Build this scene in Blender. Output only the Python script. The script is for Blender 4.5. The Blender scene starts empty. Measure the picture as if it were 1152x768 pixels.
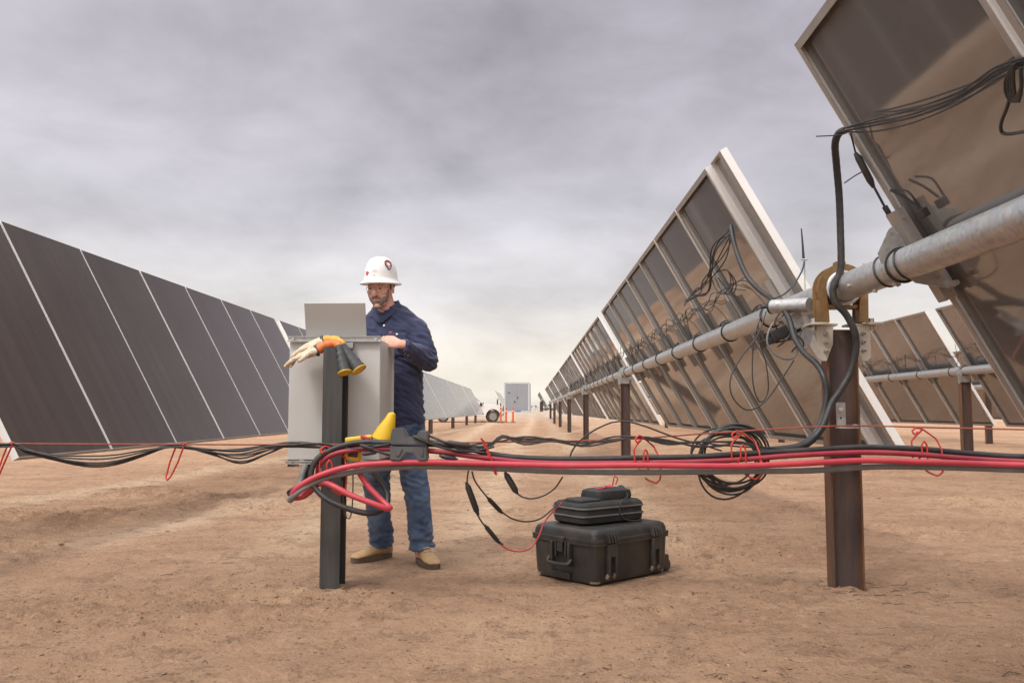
import bpy, bmesh, math, random
from mathutils import Vector, Matrix, noise
from math import sin, cos, pi, radians, sqrt, atan2, exp
random.seed(7)
S = bpy.context.scene
COL = S.collection

# ------------------------------------------------------------------ camera
CAM_H = 0.95
F_PX = 960.0
YAW = math.atan(20 / 960.0)
PITCH = math.atan(77 / 960.0 * cos(YAW))
cam = bpy.data.objects.new('camera', bpy.data.cameras.new('camera'))
COL.objects.link(cam)
cam.location = (0, 0, CAM_H)
cam.rotation_euler = (pi / 2 + PITCH, 0, YAW)
cam.data.sensor_width = 36
cam.data.lens = 36 * F_PX / 1152
cam.data.clip_start = 0.05
cam.data.clip_end = 6000
cam.data.dof.use_dof = True
cam.data.dof.focus_distance = 5.0
cam.data.dof.aperture_fstop = 11
S.camera = cam

# ------------------------------------------------------------------ sky, sun, exposure
SUN_EL, SUN_AZ = radians(52), radians(218)      # azimuth clockwise from +Y: behind the camera, to its left
world = bpy.data.worlds.new('World')
S.world = world
world.use_nodes = True


class NT:
    def __init__(s, tree):
        s.t = tree

    def n(s, typ, inp=None, **kw):
        nd = s.t.nodes.new(typ)
        for k, v in kw.items():
            setattr(nd, k, v)
        for k, v in (inp or {}).items():
            if isinstance(v, bpy.types.NodeSocket):
                s.t.links.new(v, nd.inputs[k])
            else:
                nd.inputs[k].default_value = v
        return nd

    def math(s, op, a, b=0.0, clamp=False):
        nd = s.n('ShaderNodeMath', {0: a, 1: b}, operation=op)
        nd.use_clamp = clamp
        return nd.outputs[0]

    def ramp(s, fac, stops, interp='LINEAR'):
        nd = s.n('ShaderNodeValToRGB', {0: fac})
        cr = nd.color_ramp
        cr.interpolation = interp
        while len(cr.elements) < len(stops):
            cr.elements.new(0.5)
        for e, (p, c) in zip(cr.elements, stops):
            e.position = p
            e.color = (c, c, c, 1) if not isinstance(c, (tuple, list)) else (c[0], c[1], c[2], 1)
        return nd.outputs[0]

    def mix(s, fac, a, b, mode='MIX'):
        nd = s.n('ShaderNodeMix', data_type='RGBA', blend_type=mode)
        for k, v in ((0, fac), (6, a), (7, b)):
            if isinstance(v, bpy.types.NodeSocket):
                s.t.links.new(v, nd.inputs[k])
            elif isinstance(v, (tuple, list)):
                nd.inputs[k].default_value = (v[0], v[1], v[2], 1)
            else:
                nd.inputs[k].default_value = v
        return nd.outputs[2]

    def noise(s, vec, scale, detail=4, rough=0.55, dist=0.0):
        nd = s.n('ShaderNodeTexNoise', {'Scale': scale, 'Detail': detail, 'Roughness': rough, 'Distortion': dist})
        if vec is not None:
            s.t.links.new(vec, nd.inputs['Vector'])
        return nd.outputs['Fac']


def build_world():
    t = world.node_tree
    t.nodes.clear()
    g = NT(t)
    tc = g.n('ShaderNodeTexCoord').outputs['Generated']
    sep = g.n('ShaderNodeSeparateXYZ', {0: tc})
    x, y, z = sep.outputs
    zz = g.math('MAXIMUM', z, 0.0)
    # cloud deck seen in perspective
    den = g.math('ADD', zz, 0.42)
    u = g.math('DIVIDE', x, den)
    v = g.math('DIVIDE', y, den)
    uv = g.n('ShaderNodeCombineXYZ', {0: g.math('MULTIPLY', u, 0.75), 1: v, 2: 0.4}).outputs[0]
    n1 = g.noise(uv, 2.3, 5, 0.48, 0.3)
    uv2 = g.n('ShaderNodeCombineXYZ', {0: x, 1: g.math('MULTIPLY', y, 0.6), 2: g.math('MULTIPLY', z, 2.1)}).outputs[0]
    n2 = g.noise(uv2, 4.2, 8, 0.56, 0.25)
    base = g.ramp(zz, [(0.0, (.88, .82, .71)), (0.06, (.87, .815, .725)), (0.13, (.755, .73, .735)), (0.21, (.60, .585, .63)),
                       (0.33, (.500, .478, .540)), (0.47, (.465, .445, .510)), (0.65, (.80, .80, .85)), (1.0, (1.12, 1.12, 1.17))])
    shade = g.math('ADD', g.math('MULTIPLY', g.math('SUBTRACT', n1, 0.5), 1.0),
                   g.math('MULTIPLY', g.math('SUBTRACT', n2, 0.5), 1.0))
    shade = g.math('ADD', shade, 1.0)
    shade = g.math('MAXIMUM', g.math('MINIMUM', shade, 1.22), 0.70)
    for d_, k_, pw in (((-.42, .86, .20), .10, 26.0), ((-.02, .99, .10), .06, 40.0)):
        l_ = Vector(d_).normalized()
        dd = g.n('ShaderNodeVectorMath', {0: tc, 1: tuple(l_)}, operation='DOT_PRODUCT').outputs['Value']
        shade = g.math('ADD', shade, g.math('MULTIPLY', g.math('POWER', g.math('MAXIMUM', dd, 0.0), pw), k_))
    cl = g.mix(1.0, base, shade, 'MULTIPLY')
    # veiled brightness round the clouded sun, and a paler horizon to the front
    sd = (sin(SUN_AZ) * cos(SUN_EL), cos(SUN_AZ) * cos(SUN_EL), sin(SUN_EL))
    dot = g.n('ShaderNodeVectorMath', {0: tc, 1: sd}, operation='DOT_PRODUCT').outputs['Value']
    glow = g.math('POWER', g.math('MAXIMUM', g.math('MULTIPLY', g.math('ADD', dot, 0.35), 0.74), 0.0), 3.0)
    glowc = g.mix(1.0, (1.75, 1.70, 1.60), glow, 'MULTIPLY')
    cl = g.mix(1.0, cl, glowc, 'ADD')
    cl10 = g.mix(1.0, cl, (10, 10, 10), 'MULTIPLY')
    sky = g.n('ShaderNodeTexSky', sky_type='NISHITA', sun_disc=False, sun_elevation=SUN_EL, sun_rotation=SUN_AZ).outputs[0]
    gap = g.ramp(n1, [(0.0, 0.80), (0.25, 0.96), (0.45, 0.985), (1.0, 1.0)])
    full = g.mix(gap, sky, cl10)
    bg = g.n('ShaderNodeBackground', {'Color': full, 'Strength': 0.1})
    out = g.n('ShaderNodeOutputWorld', {'Surface': bg.outputs[0]})


build_world()
sun = bpy.data.objects.new('sun', bpy.data.lights.new('sun', 'SUN'))
COL.objects.link(sun)
sun.data.energy = 1.75
sun.data.angle = radians(11)
sun.data.color = (1.0, 0.95, 0.87)
sdir = Vector((sin(SUN_AZ) * cos(SUN_EL), cos(SUN_AZ) * cos(SUN_EL), sin(SUN_EL)))
sun.rotation_euler = sdir.to_track_quat('Z', 'Y').to_euler()
S.view_settings.view_transform = 'Standard'
S.view_settings.look = 'None'
S.view_settings.exposure = 0.0
S.view_settings.gamma = 1.0
S.cycles.max_bounces = 6

# ------------------------------------------------------------------ helpers
_fw = Vector((-sin(YAW) * cos(PITCH), cos(YAW) * cos(PITCH), sin(PITCH)))
_rt = Vector((cos(YAW), sin(YAW), 0))
_up = _rt.cross(_fw)


def at(px, py, Y):
    """survey helper: the world point seen at photograph pixel px,py at distance Y down the row"""
    r = _fw * F_PX + _rt * (px - 576) - _up * (py - 384)
    k = Y / r.y
    return Vector((r.x * k, Y, CAM_H + r.z * k))


def on_plane(px, py, off=.105, T=(1.68, 0, 1.60), tilt=60.7):
    """the point at pixel px,py lying just under the backs of the right row's panels"""
    n = Vector((sin(radians(tilt)), 0, cos(radians(tilt))))
    r = _fw * F_PX + _rt * (px - 576) - _up * (py - 384)
    C = Vector((0, 0, CAM_H))
    return C + r * ((off - (C - Vector(T)).dot(n)) / r.dot(n))


ORG = {}


def org(o):
    return ORG.get(o.name, Vector((0, 0, 0)))


def tag(o, label=None, cat=None, group=None, kind=None):
    for k, v in (('label', label), ('category', cat), ('group', group), ('kind', kind)):
        if v:
            o[k] = v
    return o


def thing(name, label, cat, loc=(0, 0, 0), rot=(0, 0, 0), group=None):
    o = bpy.data.objects.new(name, None)
    COL.objects.link(o)
    o.empty_display_size = 0.1
    o.location = loc
    o.rotation_euler = rot
    ORG[o.name] = Vector(loc)
    return tag(o, label, cat, group)


class MB:
    """mesh builder"""

    def __init__(s):
        s.v, s.f, s.m = [], [], []

    def add(s, vs, fs, mi=0, M=None):
        b = len(s.v)
        s.v += [(M @ Vector(p)) if M else Vector(p) for p in vs]
        s.f += [tuple(b + i for i in f) for f in fs]
        s.m += [mi] * len(fs)
        return s

    def box(s, c, d, R=None, mi=0, bev=0.0):
        x, y, z = d[0] / 2, d[1] / 2, d[2] / 2
        M = Matrix.Translation(Vector(c)) @ (R.to_4x4() if R else Matrix.Identity(4))
        if bev <= 0:
            vs = [(a * x, b * y, e * z) for a in (-1, 1) for b in (-1, 1) for e in (-1, 1)]
            fs = [(0, 1, 3, 2), (4, 6, 7, 5), (0, 4, 5, 1), (2, 3, 7, 6), (0, 2, 6, 4), (1, 5, 7, 3)]
            return s.add(vs, fs, mi, M)
        bm = bmesh.new()
        bmesh.ops.create_cube(bm, size=1)
        bmesh.ops.scale(bm, vec=(d[0], d[1], d[2]), verts=bm.verts)
        bmesh.ops.bevel(bm, geom=bm.edges[:], offset=bev, segments=3, affect='EDGES', profile=0.6)
        return s.bm(bm, mi, M)

    def bm(s, bm, mi=0, M=None):
        bm.verts.index_update()
        s.add([v.co.copy() for v in bm.verts], [[v.index for v in f.verts] for f in bm.faces], mi, M)
        bm.free()
        return s

    def rings(s, rs, mi=0, cap=True, M=None):
        n = len(rs[0])
        vs = [p for r in rs for p in r]
        fs = []
        for i in range(len(rs) - 1):
            for j in range(n):
                k = (j + 1) % n
                fs.append((i * n + j, i * n + k, (i + 1) * n + k, (i + 1) * n + j))
        if cap:
            fs.append(tuple(range(n - 1, -1, -1)))
            fs.append(tuple((len(rs) - 1) * n + j for j in range(n)))
        return s.add(vs, fs, mi, M)

    def tube(s, pts, r, seg=8, mi=0, cap=True, closed=False):
        pts = [Vector(p) for p in pts]
        n = len(pts)
        rr = r if isinstance(r, (list, tuple)) else [r] * n
        T = []
        for i in range(n):
            a = pts[(i - 1) % n] if closed else pts[max(0, i - 1)]
            b = pts[(i + 1) % n] if closed else pts[min(n - 1, i + 1)]
            d = (b - a)
            T.append(d.normalized() if d.length > 1e-9 else Vector((0, 0, 1)))
        nrm = T[0].orthogonal().normalized()
        rs = []
        for i in range(n):
            nrm = (nrm - T[i] * nrm.dot(T[i]))
            nrm = nrm.normalized() if nrm.length > 1e-6 else T[i].orthogonal().normalized()
            bn = T[i].cross(nrm)
            q = rr[i]
            ra, rb = q if isinstance(q, (list, tuple)) else (q, q)
            rs.append([pts[i] + nrm * (cos(2 * pi * j / seg) * ra) + bn * (sin(2 * pi * j / seg) * rb) for j in range(seg)])
        if closed:
            rs.append(rs[0])
            return s.rings(rs, mi, False)
        return s.rings(rs, mi, cap)

    def cyl(s, a, b, r, seg=16, mi=0, r2=None):
        return s.tube([a, b], [r, r if r2 is None else r2], seg, mi)

    def lathe(s, prof, seg=24, mi=0, M=None, sx=1, sy=1):
        rs = [[Vector((cos(2 * pi * j / seg) * r * sx, sin(2 * pi * j / seg) * r * sy, z)) for j in range(seg)] for r, z in prof]
        return s.rings(rs, mi, True, M)

    def prism(s, poly, t, M=None, mi=0, bev=0.0):
        """polygon in local XY extruded -t/2..t/2 along Z"""
        bm = bmesh.new()
        a = [bm.verts.new((p[0], p[1], -t / 2)) for p in poly]
        f = bm.faces.new(a)
        r = bmesh.ops.extrude_face_region(bm, geom=[f])
        vv = [e for e in r['geom'] if isinstance(e, bmesh.types.BMVert)]
        bmesh.ops.translate(bm, vec=(0, 0, t), verts=vv)
        bmesh.ops.recalc_face_normals(bm, faces=bm.faces)
        if bev > 0:
            bmesh.ops.bevel(bm, geom=bm.edges[:], offset=bev, segments=2, affect='EDGES')
        return s.bm(bm, mi, M)

    def ball(s, c, d, mi=0, R=None, seg=16):
        bm = bmesh.new()
        bmesh.ops.create_uvsphere(bm, u_segments=seg, v_segments=seg * 2 // 3, radius=1)
        M = Matrix.Translation(Vector(c)) @ (R.to_4x4() if R else Matrix.Identity(4)) @ Matrix.Diagonal((d[0], d[1], d[2], 1))
        return s.bm(bm, mi, M)

    def mesh(s, name, mats, off=None, smooth=True, angle=40):
        me = bpy.data.meshes.new(name)
        o = off or Vector((0, 0, 0))
        me.from_pydata([tuple(p - o) for p in s.v], [], s.f)
        for m in (mats if isinstance(mats, (list, tuple)) else [mats]):
            me.materials.append(m)
        me.polygons.foreach_set('material_index', s.m)
        bm = bmesh.new()
        bm.from_mesh(me)
        bmesh.ops.recalc_face_normals(bm, faces=bm.faces)
        bm.to_mesh(me)
        bm.free()
        if smooth:
            me.polygons.foreach_set('use_smooth', [True] * len(me.polygons))
            me.set_sharp_from_angle(angle=radians(angle))
        me.update()
        return me

    def build(s, name, mats, parent=None, local=False, smooth=True, angle=40, loc=None):
        """local: coordinates are already in the parent's frame; loc: place the origin of a lone object there"""
        off = Vector((0, 0, 0))
        if parent and not local:
            off = org(parent)
        if loc is not None:
            off = Vector(loc)
        me = s.mesh(name, mats, off, smooth, angle)
        o = bpy.data.objects.new(name, me)
        COL.objects.link(o)
        if parent:
            o.parent = parent
            ORG[o.name] = org(parent)
        if loc is not None:
            o.location = loc
        return o


def spline(pts, step=0.02, closed=False):
    pts = [Vector(p) for p in pts]
    n = len(pts)
    out = []
    rng = range(n if closed else n - 1)
    for i in rng:
        if closed:
            p0, p1, p2, p3 = (pts[(i + k) % n] for k in (-1, 0, 1, 2))
        else:
            p1, p2 = pts[i], pts[i + 1]
            p0 = pts[i - 1] if i > 0 else p1 * 2 - p2
            p3 = pts[i + 2] if i + 2 < n else p2 * 2 - p1
        m = max(2, int((p2 - p1).length / step))
        for k in range(m):
            t = k / m
            out.append(0.5 * ((2 * p1) + (p2 - p0) * t + (2 * p0 - 5 * p1 + 4 * p2 - p3) * t * t + (3 * p1 - p0 - 3 * p2 + p3) * t ** 3))
    if not closed:
        out.append(pts[-1])
    return out


def loft_path(mb, cs, rad, seg=20, side=(1, 0, 0), mi=0, cap=True, exp_=2.0):
    """rings round a path of centres, rad=(a along side, b across)"""
    cs = [Vector(c) for c in cs]
    rs = []
    n = len(cs)
    for i in range(n):
        t = (cs[min(n - 1, i + 1)] - cs[max(0, i - 1)]).normalized()
        sd = Vector(side)
        sd = (sd - t * sd.dot(t)).normalized()
        bn = t.cross(sd)
        a, b = rad[i]
        ring = []
        for j in range(seg):
            th = 2 * pi * j / seg
            c_, s_ = cos(th), sin(th)
            c2 = math.copysign(abs(c_) ** (2 / exp_), c_)
            s2 = math.copysign(abs(s_) ** (2 / exp_), s_)
            ring.append(cs[i] + sd * (a * c2) + bn * (b * s2))
        rs.append(ring)
    mb.rings(rs, mi, cap)


def copy_tree(o, parent=None):
    c = o.copy()
    COL.objects.link(c)
    if parent:
        c.parent = parent
    for ch in o.children:
        copy_tree(ch, c)
    return c


def remesh(mb, name, voxel, smooth_it, mats, fac=0.5):
    me = mb.mesh(name + '_raw', mats)
    o = bpy.data.objects.new(name + '_raw', me)
    COL.objects.link(o)
    m = o.modifiers.new('r', 'REMESH')
    m.mode = 'VOXEL'
    m.voxel_size = voxel
    m.use_smooth_shade = True
    if smooth_it:
        sm = o.modifiers.new('s', 'SMOOTH')
        sm.iterations = smooth_it
        sm.factor = fac
    dg = bpy.context.evaluated_depsgraph_get()
    res = bpy.data.meshes.new_from_object(o.evaluated_get(dg))
    bpy.data.objects.remove(o)
    bpy.data.meshes.remove(me)
    res.name = name
    res.materials.clear()
    for mm in (mats if isinstance(mats, (list, tuple)) else [mats]):
        res.materials.append(mm)
    return res


def displace(me, fn):
    nrm = [v.normal.copy() for v in me.vertices]
    for v, nn in zip(me.vertices, nrm):
        v.co += nn * fn(v.co)
    me.update()


# ------------------------------------------------------------------ materials
def mat(name, fn):
    m = bpy.data.materials.new(name)
    m.use_nodes = True
    t = m.node_tree
    t.nodes.clear()
    g = NT(t)
    p = g.n('ShaderNodeBsdfPrincipled')
    out = g.n('ShaderNodeOutputMaterial', {'Surface': p.outputs[0]})
    obj = g.n('ShaderNodeTexCoord').outputs['Object']
    fn(g, p, obj)
    return m


def setp(g, p, **kw):
    for k, v in kw.items():
        k = {'base': 'Base Color', 'rough': 'Roughness', 'metal': 'Metallic', 'ior': 'IOR', 'normal': 'Normal', 'coat': 'Coat Weight',
             'spec': 'Specular IOR Level', 'trans': 'Transmission Weight', 'sheen': 'Sheen Weight', 'sss': 'Subsurface Weight', 'alpha': 'Alpha'}[k]
        if isinstance(v, bpy.types.NodeSocket):
            g.t.links.new(v, p.inputs[k])
        elif isinstance(v, (tuple, list)):
            p.inputs[k].default_value = (v[0], v[1], v[2], 1)
        else:
            p.inputs[k].default_value = v


def bump(g, h, strength=0.3, dist=0.01):
    return g.n('ShaderNodeBump', {'Height': h, 'Strength': strength, 'Distance': dist}).outputs[0]


def simple(name, col, rough=0.5, metal=0.0, var=0.15, scale=8.0, bmp=0.0, bscale=60, dust=0.0, **kw):
    def fn(g, p, v):
        n = g.noise(v, scale, 5, 0.6)
        lo = tuple(c * (1 - var) for c in col)
        hi = tuple(min(1, c * (1 + var)) for c in col)
        c = g.mix(g.ramp(n, [(0.3, 0.0), (0.7, 1.0)]), lo, hi)
        if dust > 0:
            dn = g.noise(v, scale * 0.6, 6, 0.7)
            c = g.mix(g.math('MULTIPLY', g.ramp(dn, [(0.45, 0.0), (0.75, 1.0)]), dust), c, (.36, .25, .17))
        r = g.ramp(g.noise(v, scale * 2.3, 4), [(0.3, max(0.02, rough - 0.08)), (0.7, min(1, rough + 0.1))])
        setp(g, p, base=c, rough=r, metal=metal, **kw)
        if bmp > 0:
            setp(g, p, normal=bump(g, g.noise(v, bscale, 4, 0.6), bmp, 0.004))
    return mat(name, fn)


def m_panel_back(g, p, v):
    n = g.noise(v, 1.1, 5, 0.6)
    d = g.noise(v, 6.0, 7, 0.72, 0.6)
    c = g.mix(g.ramp(n, [(0.3, 0.0), (0.7, 1.0)]), (.135, .127, .123), (.165, .155, .150))
    c = g.mix(g.math('MULTIPLY', g.ramp(d, [(0.55, 0.0), (0.8, 1.0)]), 0.35), c, (.24, .19, .15))
    setp(g, p, base=c, rough=0.06, ior=2.6, normal=bump(g, g.noise(v, 2.3, 3, 0.5), 0.012, 0.05))


def m_panel_front(g, p, v):
    n = g.noise(v, 0.8, 4, 0.6)
    sp = g.n('ShaderNodeSeparateXYZ', {0: v})
    vv = g.n('ShaderNodeCombineXYZ', {0: g.math('MULTIPLY', sp.outputs[0], 0.35), 1: g.math('MULTIPLY', sp.outputs[1], 5.0), 2: sp.outputs[2]}).outputs[0]
    st = g.noise(vv, 1.4, 6, 0.65)
    c = g.mix(g.ramp(n, [(0.3, 0.0), (0.7, 1.0)]), (.052, .034, .026), (.064, .043, .034))
    c = g.mix(g.math('MULTIPLY', g.ramp(st, [(0.42, 0.0), (0.8, 1.0)]), 0.26), c, (.16, .12, .095))
    setp(g, p, base=c, rough=0.14, ior=1.45, spec=0.5)
    p.inputs['Specular IOR Level'].default_value = 0.26
    p.inputs['Specular Tint'].default_value = (1.0, .86, .74, 1)    # brown anti-reflection coat


def m_galv(g, p, v):
    vo = g.n('ShaderNodeTexVoronoi', {'Vector': v, 'Scale': 55.0}).outputs['Color']
    n = g.noise(v, 5, 6, 0.65)
    n2 = g.noise(v, 28, 5, 0.7)
    c = g.mix(0.22, g.mix(n2, (.36, .365, .37), (.56, .565, .565)), vo, 'OVERLAY')
    c = g.mix(g.math('MULTIPLY', g.ramp(n, [(0.48, 0.0), (0.72, 1.0)]), 0.45), c, (.40, .33, .27))
    c = g.n('ShaderNodeHueSaturation', {'Saturation': 0.35, 'Color': c}).outputs[0]
    setp(g, p, base=c, rough=g.ramp(n2, [(0.3, 0.36), (0.7, 0.55)]), metal=0.72, normal=bump(g, n2, 0.12, 0.003))


def m_rust(g, p, v):
    sp = g.n('ShaderNodeSeparateXYZ', {0: v})
    vv = g.n('ShaderNodeCombineXYZ', {0: g.math('MULTIPLY', sp.outputs[0], 6), 1: g.math('MULTIPLY', sp.outputs[1], 6), 2: sp.outputs[2]}).outputs[0]
    n = g.noise(vv, 2.6, 7, 0.7, 0.3)
    n2 = g.noise(v, 40, 5, 0.7)
    c = g.mix(g.ramp(n, [(0.32, 0.0), (0.62, 1.0)]), (.070, .045, .036), (.185, .085, .042))
    c = g.mix(g.math('MULTIPLY', g.ramp(n2, [(0.45, 0.0), (0.8, 1.0)]), 0.5), c, (.19, .095, .05))
    setp(g, p, base=c, rough=0.68, metal=0.15, normal=bump(g, n2, 0.2, 0.003))


def m_darksteel(g, p, v):
    sp = g.n('ShaderNodeSeparateXYZ', {0: v})
    vv = g.n('ShaderNodeCombineXYZ', {0: g.math('MULTIPLY', sp.outputs[0], 14), 1: g.math('MULTIPLY', sp.outputs[1], 14), 2: sp.outputs[2]}).outputs[0]
    n = g.noise(vv, 2.2, 7, 0.7, 0.2)
    n2 = g.noise(v, 30, 5, 0.7)
    c = g.mix(g.ramp(n, [(0.3, 0.0), (0.7, 1.0)]), (.050, .050, .050), (.092, .092, .090))
    c = g.mix(g.math('MULTIPLY', g.ramp(n2, [(0.55, 0.0), (0.8, 1.0)]), 0.4), c, (.15, .085, .05))
    setp(g, p, base=c, rough=0.5, metal=0.45, normal=bump(g, n2, 0.12, 0.002))


def m_web(g, p, v):
    sp = g.n('ShaderNodeSeparateXYZ', {0: v})
    vv = g.n('ShaderNodeCombineXYZ', {0: g.math('MULTIPLY', sp.outputs[0], 6), 1: g.math('MULTIPLY', sp.outputs[1], 6), 2: sp.outputs[2]}).outputs[0]
    n = g.noise(vv, 2.6, 7, 0.7, 0.3)
    n2 = g.noise(v, 40, 5, 0.7)
    c = g.mix(g.ramp(n, [(0.45, 0.0), (0.75, 1.0)]), (.074, .054, .054), (.150, .080, .050))
    setp(g, p, base=c, rough=0.6, metal=0.2, normal=bump(g, n2, 0.2, 0.003))


M_WEB = mat('mill_scale_steel', m_web)
M_BACK = mat('panel_back_glass', m_panel_back)
M_FRONT = mat('panel_front_glass', m_panel_front)
M_ALU_LIT = simple('aluminium_frame_lit', (.80, .79, .775), 0.42, 0.2, 0.05, 3.0, dust=0.10)  # paler aluminium for panel side faces: the light on them is put into the colour
M_ALU2 = simple('aluminium_rail_dusty', (.40, .375, .355), 0.5, 0.45, 0.1, 4.0, dust=0.4)
M_GALV = mat('galvanised_steel', m_galv)
M_RUST = mat('rusty_steel', m_rust)
M_DARKST = mat('dark_mill_steel', m_darksteel)
M_BLACK = simple('black_plastic', (.020, .020, .021), 0.5, 0, 0.25, 12, dust=0.06)
M_CABLE = simple('black_cable_jacket', (.022, .023, .025), 0.48, 0, 0.2, 14, dust=0.12)
M_GCABLE = simple('grey_cable_jacket', (.165, .170, .175), 0.5, 0, 0.15, 14, dust=0.18)
M_RED = simple('red_cable_jacket', (.50, .045, .072), 0.42, 0, 0.1, 10, dust=0.10)
M_DRED = simple('dark_red_cable_jacket', (.30, .025, .045), 0.45, 0, 0.12, 10, dust=0.12)
M_HANG = simple('red_coated_wire', (.55, .045, .035), 0.4, 0, 0.1, 20)
M_WIRE = simple('rusty_red_wire', (.30, .085, .055), 0.5, 0.2, 0.2, 30)
M_YZINC = simple('yellow_zinc_casting', (.245, .140, .058), 0.5, 0.45, 0.35, 9, bmp=0.15, bscale=40)
M_ENCL = simple('light_grey_painted_steel', (.50, .495, .48), 0.45, 0, 0.04, 2.2, dust=0.13)
M_LAPTOP = simple('laptop_silver', (.40, .385, .37), 0.42, 0.3, 0.03, 3)
M_DKPLA = simple('dark_grey_plastic', (.078, .084, .092), 0.5, 0, 0.12, 10, dust=0.12)
M_CASE = simple('case_plastic', (.030, .0285, .0275), 0.46, 0, 0.15, 7, bmp=0.18, bscale=220, dust=0.13)
M_BAG = simple('black_nylon', (.024, .024, .026), 0.75, 0, 0.25, 20, bmp=0.3, bscale=300, dust=0.05)
M_BAGTRIM = simple('grey_nylon_piping', (.095, .095, .098), 0.7, 0, 0.2, 20, dust=0.1)
M_DUSTY = simple('dusty_worn_plastic', (.21, .155, .11), 0.8, 0, 0.3, 16)
M_LEATHER = simple('cream_leather', (.60, .50, .37), 0.7, 0, 0.2, 14, bmp=0.3, bscale=70, dust=0.2)
M_ORANGE = simple('orange_cuff', (.62, .16, .035), 0.55, 0, 0.15, 12)
M_AMBER = simple('amber_cuff', (.62, .33, .05), 0.5, 0, 0.15, 12)
M_RUBBER = simple('black_rubber', (.035, .040, .044), 0.55, 0, 0.15, 10, dust=0.05)
M_YELLOW = simple('yellow_rubber', (.66, .40, .02), 0.5, 0, 0.1, 10)
M_YELLOW2 = simple('bright_yellow_plastic', (.74, .46, .02), 0.42, 0, 0.06, 8)
M_WHITE = simple('white_paint', (.74, .745, .75), 0.4, 0, 0.04, 1.2, dust=0.12)
M_WHITEPL = simple('white_plastic', (.80, .79, .77), 0.32, 0, 0.03, 6)
M_CONT = simple('container_grey_paint', (.245, .258, .285), 0.55, 0, 0.05, 0.8, dust=0.15)
M_CONTW = simple('container_white_paint', (.46, .47, .48), 0.5, 0, 0.05, 0.8, dust=0.15)
M_BLUE = simple('blue_sign', (.06, .20, .48), 0.5)
M_DGLASS = simple('dark_window_glass', (.02, .022, .025), 0.08, 0, 0.1, 2)
M_CHROME = simple('chrome', (.6, .6, .6), 0.2, 0.9, 0.05, 4)
M_TYRE = simple('tyre_rubber', (.03, .029, .028), 0.8, 0, 0.2, 10, dust=0.3)
M_RIM = simple('wheel_alloy', (.32, .31, .30), 0.4, 0.6, 0.1, 8)
M_SAFETY = simple('safety_orange', (.60, .13, .05), 0.5, 0, 0.08, 6)
M_REFL = simple('reflective_white', (.75, .73, .7), 0.4)
M_BOLT = simple('zinc_bolt', (.42, .40, .37), 0.4, 0.7, 0.2, 60)
M_CREAMPL = simple('bracket_galvanised_cream', (.50, .46, .40), 0.5, 0.45, 0.2, 14, dust=0.3)


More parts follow.
